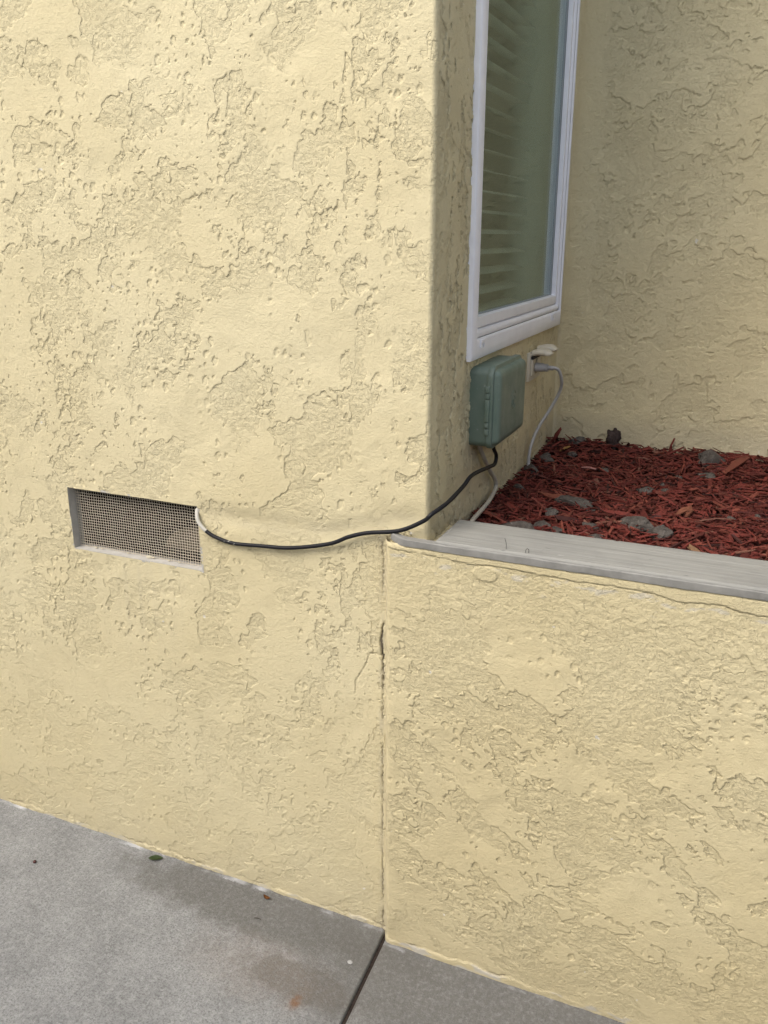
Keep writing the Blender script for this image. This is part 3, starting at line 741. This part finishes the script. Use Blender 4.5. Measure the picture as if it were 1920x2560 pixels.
tint[..., 2] = np.clip(0.35 * np.exp(-((U + 0.002) / 0.006) ** 2) + 0.12 * (1 - sstep(0.0, 0.25, V)), 0, 1)  # crease shade painted on the left end; grime towards the foot
rnd = np.clip((0.010 - U) / 0.022, 0, 1)                    # left end turns back to the front wall
co = np.stack([U, -PR - h + PR * rnd ** 2 * 1.05, V], -1)
# arris at the top leans back a little
co[..., 1] += 0.004 * sstep(HP - 0.006, HP, V)
link('wall', mesh_from_grid('planter_face', co, None, tint, np.clip((1 - pl) + 0.6 * topz, 0, 1), edg, rel * (1 - 0.6 * topz) * (1 - sm) * (1 - above) * sstep(0.0, 0.14, V)), M['stucco_planter'], planter)
bm = bmesh.new(); add_box(bm, 0.002, 1.69, -PR + 0.016, 0.118, -0.05, HP - 0.004); bm_obj('core', bm, M['stucco_planter'], planter)
# grey trim bead along the front arris, turned back to the corner at its left end
prof = [(-PR - 0.0038, HP - 0.002), (-PR - 0.0042, HP + 0.0005), (-PR - 0.0040, HP + 0.0100), (-PR - 0.0026, HP + 0.0114), (-PR + 0.012, HP + 0.0110), (-PR + 0.014, HP - 0.002)]
xsn = np.concatenate([[0.004, 0.010, 0.018, 0.028], np.linspace(0.04, 1.69, 260)]); verts = []; faces = []
for x in xsn:
    sh = 0.020 * max(0.0, 1 - (x - 0.004) / 0.034) ** 1.6
    for k, (yy, zz) in enumerate(prof):
        w_ = 0.0006 * mnoise.noise(Vector((x * 45, k * 0.6, 0))) + 0.0010 * mnoise.noise(Vector((x * 9, k * 0.2, 3)))
        verts.append((x, yy + sh + w_, zz + w_ * 0.8 + 0.12 * sh))
n = len(prof)
for i in range(len(xsn) - 1):
    for k in range(n): faces.append((i * n + k, i * n + (k + 1) % n, (i + 1) * n + (k + 1) % n, (i + 1) * n + k))
faces.append(tuple(range(n))); faces.append(tuple((len(xsn) - 1) * n + k for k in range(n))[::-1])
me = bpy.data.meshes.new('trim_bead'); me.from_pydata(verts, [], faces); me.update()
link('trim_bead', me, M['trim'], planter, angle=22)
# cap board with raised grain
CB0, CB1, CT = -PR - 0.0005, 0.1020, 0.9325
ux = np.concatenate([[0.0966], axis_pts((0.0975, 0.80, 0.004), (0.80, 1.69, 0.02))]); uy = np.concatenate([[CB0, CB0 + 0.002], np.linspace(CB0 + 0.005, CB1 - 0.004, 78), [CB1 - 0.0015, CB1]])
Ux, Uy = np.meshgrid(ux, uy, indexing='ij')
wv = Uy + 0.006 * fbm(Ux / 0.5, Uy / 0.2, 2, seed=81)
grain = 0.0011 * fbm(Ux / 0.9, wv / 0.0085, 2, 0.5, seed=82) + 0.0005 * fbm(Ux / 0.12, wv / 0.003, 2, seed=83)
gouge = -0.003 * sstep(0.42, 0.6, fbm(Ux / 0.03, Uy / 0.008, 3, seed=84))
zt = CT + grain + gouge - 0.0045 * np.clip((CB0 + 0.003 - Uy) / 0.003, 0, 1) ** 2 - 0.003 * np.clip((Uy - CB1 + 0.002) / 0.002, 0, 1) ** 2 - 0.002 * (Ux < 0.097)
top = np.stack([Ux, Uy, zt], -1)
bot0 = top[:, 0:1].copy(); bot0[..., 2] = HP + 0.0112; bot1 = top[:, -1:].copy(); bot1[..., 2] = 0.86
full = np.concatenate([bot0, top, bot1], 1)
end = full[0:1].copy(); end[..., 2] = np.minimum(end[..., 2], HP - 0.003)
full = np.concatenate([end, full], 0)
link('cap_board', mesh_from_grid('cap_board', full), M['cap'], planter)

bm = bmesh.new(); add_box(bm, XC - 0.03, 1.705, 0.10, D + 0.05, 0.30, 0.874)
tag(bm_obj('soil', bm, M['soil'], None), 'dark soil filling the raised planter under the mulch', 'soil', kind='structure')

# ------------------------------------------------------------------ mulch
def mulch_z(x, y):
    return 0.884 + 0.014 * fbm(np.asarray(x) / 0.22, np.asarray(y) / 0.22, 3, seed=91) + 0.010 * sstep(0.75, 0.98, np.asarray(y)) + 0.012 * np.exp(-((np.asarray(x) - XC) / 0.04) ** 2) * sstep(0.6, 0.9, np.asarray(y))
CH = np.array([[-1, -1, -1], [-1, 1, -1], [-1, 1, 1], [-1, -1, 1], [0, -1, -1], [0, 1, -1], [0, 1, 1], [0, -1, 1], [1, -1, -1], [1, 1, -1], [1, 1, 1], [1, -1, 1]], float)
CF = [(0, 1, 2, 3), (8, 11, 10, 9)] + [(a + o, b + o, b + o + 4, a + o + 4) for o in (0, 4) for a, b in ((1, 0), (2, 1), (3, 2), (0, 3))]
def chip_verts(L, W, T, yaw, pitch, roll, loc, r):
    v = CH.copy()
    tap = r.uniform(0.15, 0.9, 2)
    v[:4, 1] = v[:4, 1] * tap[0] + r.uniform(-.4, .4); v[8:, 1] = v[8:, 1] * tap[1] + r.uniform(-.4, .4)
    v[:4, 0] += r.uniform(-.15, .25, 4); v[8:, 0] += r.uniform(-.25, .15, 4)
    v[4:8, 1] += r.uniform(-.25, .25); bend = r.uniform(-1.0, 1.4)
    v = v * np.array([L / 2, W / 2, T / 2]); v[4:8, 2] += bend * T
    tw = r.uniform(-.5, .5)
    for sl, a in ((slice(0, 4), -tw), (slice(8, 12), tw)):
        y, z = v[sl, 1].copy(), v[sl, 2].copy(); v[sl, 1] = y * math.cos(a) - z * math.sin(a); v[sl, 2] = y * math.sin(a) + z * math.cos(a)
    Mx = np.array((Matrix.Rotation(yaw, 3, 'Z') @ Matrix.Rotation(pitch, 3, 'Y') @ Matrix.Rotation(roll, 3, 'X')))
    return v @ Mx.T + np.array(loc)
def chip_col(r):
    k = r.random()
    if k < 0.70: c = np.array([0.126, 0.022, 0.015]) * r.uniform(0.55, 1.45)
    elif k < 0.90: c = np.array([0.160, 0.040, 0.025]) * r.uniform(0.7, 1.35)
    elif k < 0.97: c = np.array([0.050, 0.014, 0.011]) * r.uniform(0.5, 1.2)
    else: c = np.array([0.21, 0.09, 0.06]) * r.uniform(0.7, 1.2)
    return c
allv = []; allf = []; allc = []
for i in range(14500):
    x = rng.uniform(XC + 0.003, 0.98); y = rng.uniform(0.104, D - 0.004)
    L = float(np.clip(rng.lognormal(math.log(0.027), 0.55), 0.009, 0.085)); W = float(np.clip(rng.lognormal(math.log(0.0047), 0.5), 0.0016, 0.016)); W = min(W, L * 0.45); T = rng.uniform(0.001, 0.0034)
    lay = rng.random()
    pitch = rng.normal(0, 0.20 + 0.25 * (rng.random() < 0.08)); roll = rng.normal(0, 0.35); yaw = rng.uniform(0, math.pi)
    hx, hy = abs(L / 2 * math.cos(yaw)), abs(L / 2 * math.sin(yaw))
    x = float(np.clip(x, XC + 0.004 + hx, 1.0)); y = float(np.clip(y, 0.106 + hy * (1 if lay < 0.9 else 0.8), D - 0.006 - hy))
    z = float(mulch_z(x, y)) - 0.014 + 0.024 * lay
    o = len(allv) * 12
    allv.append(chip_verts(L, W, T, yaw, pitch, roll, (x, y, z), rng)); allf += [tuple(a + o for a in f) for f in CF]; allc.append(np.repeat(chip_col(rng)[None], 12, 0))
me = bpy.data.meshes.new('mulch'); me.from_pydata(np.concatenate(allv).tolist(), [], allf); me.update()
at = me.attributes.new('tint', 'FLOAT_COLOR', 'POINT'); cc = np.ones((len(me.vertices), 4), np.float32); cc[:, :3] = np.concatenate(allc); at.data.foreach_set('color', cc.reshape(-1))
tag(link('mulch', me, M['mulch']), 'red dyed wood chip mulch covering the raised planter bed', 'mulch', kind='stuff')
# bed skin under the chips so no soil shows as one flat sheet
gx = np.linspace(XC + 0.002, 1.68, 120); gy = np.linspace(0.1025, D - 0.001, 90); GX, GY = np.meshgrid(gx, gy, indexing='ij')
skin = np.stack([GX, GY, mulch_z(GX, GY) - 0.010 + 0.003 * fbm(GX / 0.02, GY / 0.02, 2, seed=92)], -1)
mw = np.tile(np.array([0.06, 0.016, 0.012]), GX.shape + (1,)).astype(np.float32)
tag(link('mulch_fines', mesh_from_grid('mulch_fines', skin, None, mw), M['mulch']), 'fine dark red mulch dust lying under the wood chips', 'mulch', kind='stuff')

def single_chip(label, loc, L, W, T, yaw, pitch, roll, c, seed, name='wood_chip'):
    r = np.random.default_rng(seed)
    me = bpy.data.meshes.new(name); v = chip_verts(L, W, T, yaw, pitch, roll, loc, r); me.from_pydata(v.tolist(), [], CF); me.update()
    at = me.attributes.new('tint', 'FLOAT_COLOR', 'POINT'); at.data.foreach_set('color', np.tile(np.array([*c, 1.0], np.float32), 12))
    tag(link(name, me, M['mulch']), label, 'wood chip', 'loose chips that stand out in the mulch')
mz = lambda x, y: float(mulch_z(x, y))
single_chip('long broad red wood chip lying beside the largest round stone', (0.566, 0.865, mz(.566, .865) + 0.014), 0.150, 0.020, 0.005, 1.22, -0.05, 0.25, (0.17, 0.045, 0.027), 1)
single_chip('red wood sliver standing upright against the back wall', (0.400, 0.978, mz(.4, .978) + 0.020), 0.046, 0.0085, 0.004, 0.2, -1.35, 0.0, (0.17, 0.032, 0.022), 2)
single_chip('yellow tan wood chip near the back corner of the bed', (0.136, 0.880, mz(.136, .88) + 0.010), 0.030, 0.008, 0.003, 0.5, -0.35, 0.2, (0.36, 0.21, 0.07), 3)
single_chip('pale pink sliver of wood among the rear chips', (0.2247, 0.745, mz(.2247, .745) + 0.011), 0.036, 0.006, 0.003, 0.0, 0.0, 0.2, (0.42, 0.20, 0.17), 4)
single_chip('orange pointed wood chip tilted up in the middle of the bed', (0.478, 0.448, mz(.478, .448) + 0.013), 0.044, 0.013, 0.003, 0.75, -0.3, 0.3, (0.20, 0.072, 0.038), 5)
single_chip('brown wood chip leaning on the orange pointed chip', (0.490, 0.436, mz(.49, .436) + 0.012), 0.040, 0.011, 0.003, 1.3, -0.2, -0.3, (0.16, 0.055, 0.03), 6)
single_chip('tan curled wood chip close to the grey cap board', (0.5195, 0.214, mz(.5195, .214) + 0.011), 0.034, 0.012, 0.004, -0.6, 0.25, 0.3, (0.21, 0.12, 0.06), 7)
single_chip('broad orange red chip in front of the flat jagged stone', (0.195, 0.452, mz(.195, .452) + 0.012), 0.058, 0.017, 0.004, -0.25, 0.05, 0.2, (0.18, 0.052, 0.03), 8)
single_chip('red splinter poking up in the left rear corner', (0.098, 0.945, mz(.098, .945) + 0.022), 0.050, 0.014, 0.004, 0.6, -1.0, 0.2, (0.15, 0.028, 0.02), 9)

# ------------------------------------------------------------------ stones in the mulch
stones = [  # x, y, size (half width), flat (y, z), label
 (0.152, 0.965, 0.026, (0.7, 0.50), 'flat grey brown stone against the back wall near the corner'),
 (0.505, 0.890, 0.037, (0.9, 0.72), 'largest round grey stone near the back wall'),
 (0.508, 0.775, 0.023, (0.9, 0.45), 'flat grey stone just in front of the largest round stone'),
 (0.108, 0.772, 0.021, (0.9, 0.75), 'grey brown stone behind the foot of the grey cord'),
 (0.100, 0.650, 0.021, (0.8, 0.60), 'dark rounded stone at the foot of the grey cord'),
 (0.163, 0.845, 0.014, (0.9, 0.70), 'small grey stone beside the yellow tan chip'),
 (0.262, 0.752, 0.013, (0.9, 0.80), 'small pale stone alone in the rear left of the bed'),
 (0.383, 0.582, 0.019, (0.8, 0.65), 'smooth egg shaped grey stone in the middle of the bed'),
 (0.425, 0.594, 0.012, (0.9, 0.75), 'small grey stone right of the egg shaped stone'),
 (0.442, 0.732, 0.011, (0.9, 0.60), 'small half buried stone behind the middle of the bed'),
 (0.258, 0.425, 0.047, (0.55, 0.30), 'flat jagged grey slab of stone left of centre'),
 (0.222, 0.338, 0.018, (0.8, 0.55), 'white edged broken stone in front of the jagged slab'),
 (0.224, 0.252, 0.018, (0.8, 0.60), 'rounded brown stone behind the large flat stone by the board'),
 (0.196, 0.178, 0.048, (0.60, 0.45), 'large flat brown stone against the board at the left'),
 (0.262, 0.168, 0.032, (0.8, 0.55), 'grey flat stone right of the large brown stone by the board'),
 (0.256, 0.240, 0.014, (0.8, 0.60), 'small dark stone wedged behind the two flat stones'),
 (0.312, 0.285, 0.019, (0.8, 0.45), 'low grey stone between the jagged slab and the board'),
 (0.333, 0.216, 0.018, (0.8, 0.45), 'dark low stone behind the shiny grey stone by the board'),
 (0.335, 0.160, 0.029, (0.7, 0.50), 'shiny grey stone resting on the inner edge of the board'),
 (0.402, 0.316, 0.034, (0.70, 0.50), 'craggy grey stone with a white tip right of centre'),
 (0.449, 0.283, 0.025, (0.8, 0.72), 'round dusty stone beside the craggy stone'),
 (0.449, 0.168, 0.022, (0.8, 0.60), 'left stone of the touching pair by the board'),
 (0.477, 0.168, 0.018, (0.8, 0.65), 'right stone of the touching pair by the board'),
 (0.568, 0.160, 0.025, (0.7, 0.55), 'grey stone with a white fleck by the board at the right'),
 (0.616, 0.158, 0.026, (0.75, 0.55), 'long grey stone by the board at the right picture edge'),
 (0.590, 0.172, 0.014, (0.8, 0.60), 'small brown stone between the two stones at the right of the board'),
 (0.620, 0.485, 0.013, (0.8, 0.80), 'small reddish brown stone at the far right of the bed'),
 (0.571, 0.432, 0.011, (0.8, 0.90), 'small stone with a white foot right of the orange chip'),
 (0.112, 0.493, 0.016, (0.8, 0.55), 'grey stone beside the window wall below the box'),
 (0.410, 0.652, 0.011, (0.8, 0.60), 'half hidden pebble behind the egg shaped stone'),
]
for i, (x, y, r, (fy, fz), lab) in enumerate(stones):
    zc_ = mz(x, y) + 0.004 + r * fz * 0.22
    bmx = lump((0, 0, 0), r, (1.0, fy, fz), i + 3, 4, 0.42, 1.15)
    bmesh.ops.rotate(bmx, verts=bmx.verts, cent=(0, 0, 0), matrix=Matrix.Rotation(random.uniform(-0.5, 0.5), 3, 'Z'))
    for v in bmx.verts:   # chip flat facets into the lump
        for k in range(4):
            nrm = Vector((math.sin(i * 2.1 + k * 1.9), math.cos(i * 1.3 + k * 2.6), 0.5 + 0.5 * math.sin(i + k))).normalized(); lim = r * (0.62 + 0.12 * ((i * 7 + k * 3) % 4) / 3)
            e = v.co.x * nrm.x + v.co.y * nrm.y / max(fy, 0.6) + v.co.z * nrm.z / max(fz, 0.6) - lim
            if e > 0: v.co -= nrm * e * 0.8
    o = bm_obj('stone', bmx, M['rock'], None, angle=35); o.location = (x, y, zc_)
    tag(o, lab, 'stone', 'stones lying in the mulch')
bmx = lump((0, 0, 0), 0.020, (0.95, 0.8, 1.5), 77, 4, 0.45, 1.6)
o = bm_obj('bark_stub', bmx, simple('dark bark', (0.075, 0.055, 0.05), 0.95, 0.1, 0.5, 60, 0.004, 150), None, angle=40)
o.location = (0.249, 0.958, mz(.249, .958) + 0.020); o.rotation_euler = (0.1, -0.12, 0.3)
tag(o, 'dark knobbly stub of bark standing against the back wall', 'bark')

# ------------------------------------------------------------------ junction box on the window wall
BY0, BY1, BZ0, BZ1 = 0.215, 0.425, 1.046, 1.206
jb = empty('junction_box', (XC, (BY0 + BY1) / 2, BZ0)); tag(jb, 'grey green metal junction box with a hinged lid under the window', 'junction box')
def rr_loop(bm, ins, rad, x, dz=0.0, dy=0.0, nseg=6):
    y0, y1, z0, z1 = BY0 + ins + dy, BY1 - ins + dy, BZ0 + ins + dz, BZ1 - ins + dz; r = max(rad - ins, 0.003); vs = []
    for cy, cz, a0 in ((y1 - r, z1 - r, 0), (y0 + r, z1 - r, 90), (y0 + r, z0 + r, 180), (y1 - r, z0 + r, 270)):
        for k in range(nseg + 1):
            a = RAD(a0 + 90 * k / nseg); vs.append(bm.verts.new((x, cy + r * math.cos(a), cz + r * math.sin(a))))
    return vs
def rr_loft(name, steps, mat, parent, capf=True, capb=False):
    bm = bmesh.new(); Ls = [rr_loop(bm, *s) for s in steps]
    for A, B in zip(Ls[:-1], Ls[1:]):
        for i in range(len(A)): bm.faces.new((A[i], A[(i + 1) % len(A)], B[(i + 1) % len(B)], B[i]))
    if capf: bm.faces.new(Ls[-1])
    if capb: bm.faces.new(Ls[0][::-1])
    return bm_obj(name, bm, mat, parent, angle=38)
rr_loft('body', [(0.0015, 0.016, XC - 0.004), (0.0015, 0.016, XC + 0.0365)], M['green'], jb)
lid = rr_loft('lid', [(-0.0012, 0.018, XC + 0.0372), (-0.0024, 0.019, XC + 0.0382), (-0.0024, 0.019, XC + 0.0470), (-0.0010, 0.018, XC + 0.0485), (0.0045, 0.016, XC + 0.0488), (0.0055, 0.016, XC + 0.0495),
                      (0.0065, 0.018, XC + 0.0545), (0.0085, 0.019, XC + 0.0585), (0.0125, 0.020, XC + 0.0612), (0.020, 0.024, XC + 0.0622), (0.034, 0.040, XC + 0.0624)], M['green'], jb, True, True)
# hinge knuckles along the near edge
zz = BZ0 + 0.028; hl = [0.014, 0.012, 0.046, 0.012, 0.014]
for k, L in enumerate(hl):
    bm = bmesh.new(); add_box(bm, XC + 0.0345 + 0.0004 * (k % 2), XC + 0.0435, BY0 - 0.0058 - 0.0006 * (k % 2), BY0 - 0.0008, zz, zz + L - 0.0012, 0.0012)
    bm_obj('hinge_knuckle', bm, M['green'], jb, angle=35); zz += L
# faint round embossed mark on the lid
verts = []; faces = []
bm = bmesh.new()
cy, cz, xq = 0.318, 1.124, XC + 0.0626
def arc_bar(r, a0, a1, w, dzc=0.0):
    n = 14; prev = None
    for k in range(n + 1):
        a = RAD(a0 + (a1 - a0) * k / n); c, s = math.cos(a), math.sin(a)
        cur = [bm.verts.new((xq + hh, cy + rr * c, cz + dzc + rr * s)) for rr, hh in ((r - w, -0.0004), (r, 0.0006), (r + w, -0.0004))]
        if prev:
            for q in range(2): bm.faces.new((prev[q], prev[q + 1], cur[q + 1], cur[q]))
        prev = cur
arc_bar(0.0135, 20, 340, 0.0010); arc_bar(0.020, 35, 145, 0.0008, 0.004)
for k in range(3): add_box(bm, xq - 0.0005, xq + 0.0005, cy - 0.006 + k * 0.0048, cy - 0.0042 + k * 0.0048, cz - 0.006, cz + 0.006)
bm_obj('embossed_mark', bm, M['green'], lid)

# ------------------------------------------------------------------ outlet
OY0, OY1, OZ0, OZ1 = 0.655, 0.770, 1.109, 1.179
ot = empty('wall_outlet', (XC, OY0, OZ0)); tag(ot, 'painted weatherproof wall outlet with two raised flip covers', 'outlet')
plate_o = box_obj('cover_plate', (XC + 0.0015, XC + 0.0085, OY0, OY1, OZ0, OZ1), M['plate'], ot, 0.0015)
for k in range(2):
    y0 = OY0 + 0.010 + k * 0.051
    box_obj('receptacle', (XC + 0.0088, XC + 0.0125, y0 + 0.004, y0 + 0.038, OZ0 + 0.014, OZ1 - 0.017), M['plate'], ot, 0.001)
    box_obj('cover_gap', (XC + 0.0088, XC + 0.0150, y0 + 0.003, y0 + 0.039, OZ1 - 0.0165, OZ1 - 0.0105), M['darkslot'], ot)
    # flip cover: domed tray swung up on its hinge, its lip curled at the tip
    bm = bmesh.new(); n = 9; rows = []
    for i in range(n + 1):
        t = i / n; xx = XC + 0.0105 + 0.047 * t
        zb = OZ1 - 0.010 + 0.005 * k + 0.010 * t * (1 - t) + (0.0075 * ((t - 0.8) / 0.2) ** 2 if t > 0.8 else 0)
        th = 0.0155 * (1 - max(0, (t - 0.72) / 0.28) ** 1.3 * 0.85)
        w = 0.021 * (1 - 0.45 * max(0, (t - 0.7) / 0.3) ** 2)
        ring_ = []
        for q in range(14):
            a = 2 * math.pi * q / 14; cs, sn = math.cos(a), math.sin(a)
            ring_.append(bm.verts.new((xx, y0 + 0.021 + w * math.copysign(abs(cs) ** 0.55, cs), zb + th * 0.5 + th * 0.5 * math.copysign(abs(sn) ** 0.7, sn) + 0.0006 * math.sin(a * 3 + i))))
        rows.append(ring_)
    for A, B in zip(rows[:-1], rows[1:]):
        for i in range(14): bm.faces.new((A[i], A[(i + 1) % 14], B[(i + 1) % 14], B[i]))
    bm.faces.new(rows[0][::-1]); bm.faces.new(rows[-1])
    fc = bm_obj('flip_cover', bm, M['plate'], ot, angle=50)
    bm = bmesh.new(); add_box(bm, XC + 0.0086, XC + 0.0102, y0, y0 + 0.042, OZ1 - 0.0100, OZ1 - 0.003, 0.0005); bm_obj('hinge', bm, M['plate'], fc)

# grey cord with its plug pushed into the outlet
PYc, PZc = OY0 + 0.048, 1.140
cord = empty('power_cord', (XC + 0.01, PYc, PZc)); tag(cord, 'grey power cord plugged into the outlet and dropping to the mulch', 'cord')
bm = bmesh.new()
def ell(x, ry, rz): return [bm.verts.new((x, PYc + ry * math.cos(2 * math.pi * k / 16), PZc + rz * math.sin(2 * math.pi * k / 16))) for k in range(16)]
L_ = [ell(x, a, b) for x, a, b in ((XC + 0.0127, 0.012, 0.0105), (XC + 0.0135, 0.0135, 0.0115), (XC + 0.028, 0.0125, 0.0110), (XC + 0.037, 0.0095, 0.0088), (XC + 0.038, 0.0105, 0.0098), (XC + 0.043, 0.0100, 0.0092), (XC + 0.044, 0.007, 0.007))]
for A, B in zip(L_[:-1], L_[1:]):
    for i in range(16): bm.faces.new((A[i], A[(i + 1) % 16], B[(i + 1) % 16], B[i]))
bm.faces.new(L_[0][::-1]); bm.faces.new(L_[-1])
bm_obj('plug', bm, M['greyplug'], cord, angle=40)
for k in range(3):
    bm = bmesh.new(); x = XC + 0.0442 + k * 0.0045
    L_ = [ell(x, 0.0056, 0.0056), ell(x + 0.0004, 0.0062, 0.0062), ell(x + 0.0026, 0.0060, 0.0060), ell(x + 0.003, 0.0050, 0.0050), ell(x + 0.0044, 0.0048, 0.0048)]
    for A, B in zip(L_[:-1], L_[1:]):
        for i in range(16): bm.faces.new((A[i], A[(i + 1) % 16], B[(i + 1) % 16], B[i]))
    bm.faces.new(L_[0][::-1]); bm.faces.new(L_[-1]); bm_obj('strain_relief_rib', bm, M['greyplug'], cord, angle=40)
cp_ = [(XC + 0.050, PYc, PZc), (XC + 0.060, PYc, PZc + 0.0005), (XC + 0.069, 0.712, 1.133), (XC + 0.0735, 0.724, 1.112), (XC + 0.072, 0.737, 1.092), (XC + 0.063, 0.745, 1.066), (XC + 0.046, 0.742, 1.030), (XC + 0.028, 0.728, 0.995), (XC + 0.0165, 0.710, 0.962), (XC + 0.0125, 0.690, 0.925), (XC + 0.013, 0.680, 0.870)]
link('cord', tube_mesh('cord', catmull(cp_, 10), 0.0041, 12), M['greyplug'], cord)

# ------------------------------------------------------------------ cables
kb = [(0.108, 0.275, 1.052), (0.1064, 0.2829, 1.0324), (0.1064, 0.3045, 1.0117), (0.1064, 0.2968, 0.9958), (0.1064, 0.2592, 0.9982), (0.1064, 0.1771, 1.0079), (0.1064, 0.129, 1.0098), (0.103, 0.0985, 0.9990), (0.0975, 0.0255, 0.9870),
      (0.0830, -0.016, 0.9760), (0.0674, -0.0165, 0.9610), (0.0209, -0.0165, 0.9364), (-0.0443, -0.013, 0.9217), (-0.0833, -0.013, 0.9081), (-0.1268, -0.012, 0.8872), (-0.2097, -0.011, 0.8666), (-0.2808, -0.011, 0.8602), (-0.341, -0.011, 0.8564),
      (-0.376, -0.0115, 0.8616), (-0.4015, -0.012, 0.8709), (-0.4235, -0.011, 0.8886), (-0.4330, -0.003, 0.9060), (-0.4385, 0.012, 0.9155), (-0.450, 0.045, 0.918), (-0.48, 0.14, 0.905)]
P_ = catmull(kb, 8)
pa = []
for p in P_:
    t = -p.x
    pa.append(float(1.0 * sstep(0.403, 0.410, t) + 0.45 * sstep(0.325, 0.345, t) * (1 - sstep(0.376, 0.386, t)) ) if p.y < 0.2 else 0.0)
o = link('black_cable', tube_mesh('black_cable', P_, 0.0040, 14, attr=pa), M['cable'])
tag(o, 'black cable with a whitened end swagged from the green box to the vent', 'cable')
bp = [(0.0815, 0.250, 1.060), (0.0825, 0.2566, 1.0427), (0.0834, 0.290, 1.010), (0.0834, 0.345, 0.965), (0.0845, 0.383, 0.935), (0.086, 0.380, 0.915), (0.090, 0.318, 0.905), (0.0955, 0.225, 0.905), (0.1019, 0.165, 0.909), (0.106, 0.128, 0.898), (0.108, 0.112, 0.880)]
o = link('beige_cable', tube_mesh('beige_cable', catmull(bp, 8), 0.0047, 12), M['beige'])
tag(o, 'beige cable looping from the green box down to the board', 'cable')

# ------------------------------------------------------------------ small things on the pavement and board
def leaf(name, label, loc, L, W, yaw, curl, mat, cat='leaf'):
    bm = bmesh.new(); n = 12; rows = []
    for i in range(n + 1):
        t = i / n; w = W * 0.5 * math.sin(math.pi * t ** 0.9) ** 0.8 + 0.0002
        x = (t - 0.5) * L; z = curl * (2 * t - 1) ** 2 * L + 0.0012
        rows.append([bm.verts.new((x, s_k * w, z + abs(s_k) * w * 0.35)) for s_k in (-1, -0.5, 0, 0.5, 1)])
    for A, B in zip(rows[:-1], rows[1:]):
        for i in range(4): bm.faces.new((A[i], A[i + 1], B[i + 1], B[i]))
    bmesh.ops.solidify(bm, geom=list(bm.faces), thickness=0.0005)
    o = bm_obj(name, bm, mat, None, smooth=True); o.location = loc; o.rotation_euler = (0, 0, yaw)
    tag(o, label, cat); return o
leaf('green_leaf', 'small green leaf lying on the pavement by the wall foot', (-0.612, -0.024, 0.0015), 0.036, 0.017, 0.42, 0.03, simple('green leaf', (0.075, 0.115, 0.04), 0.5, 0.4, 0.3, 80))
leaf('brown_leaf', 'small curled brown leaf on the concrete', (-0.2958, -0.0285, 0.0015), 0.020, 0.009, -0.2, 0.28, simple('brown leaf', (0.26, 0.11, 0.04), 0.7, 0.2, 0.3, 120))
o = bm_obj('berry', lump((-0.8733, -0.1511, 0.0035), 0.0042, (1, 1, 0.9), 5, 2, 0.15), simple('dark berry', (0.06, 0.015, 0.012), 0.5), smooth=True); tag(o, 'tiny dark red berry on the concrete at the left', 'berry')
o = link('twig', tube_mesh('twig', [(-0.292, -0.089, 0.001), (-0.285, -0.0875, 0.0018), (-0.276, -0.087, 0.001)], 0.0009, 6), simple('twig', (0.06, 0.05, 0.04), 0.9)); tag(o, 'short dark twig on the concrete in front of the brown leaf', 'twig')
o = bm_obj('paint_drop', lump((-0.0431, -0.1126, 0.0006), 0.0058, (1, 0.85, 0.14), 9, 3, 0.5, 1.5), simple('dried paint', (0.36, 0.36, 0.35), 0.7), smooth=True); tag(o, 'pale drop of dried paint beside the pavement joint', 'paint')
for i, (pts, lab) in enumerate((([(0.2235, -0.022, CT + 0.001), (0.2225, -0.020, CT + 0.010), (0.2195, -0.019, CT + 0.019)], 'thin dark bristle sticking up from the cap board'),
                  ([(0.259, -0.0265, CT + 0.0005), (0.2592, -0.0265, CT + 0.006), (0.2615, -0.026, CT + 0.0085), (0.2640, -0.0255, CT + 0.006), (0.2638, -0.025, CT + 0.0005)], 'tiny looped bristle at the front edge of the cap board'))):
    o = link('bristle', tube_mesh('bristle', catmull(pts, 5), 0.0005, 6), M['darkslot']); tag(o, lab, 'bristle', 'bristles on the cap board')
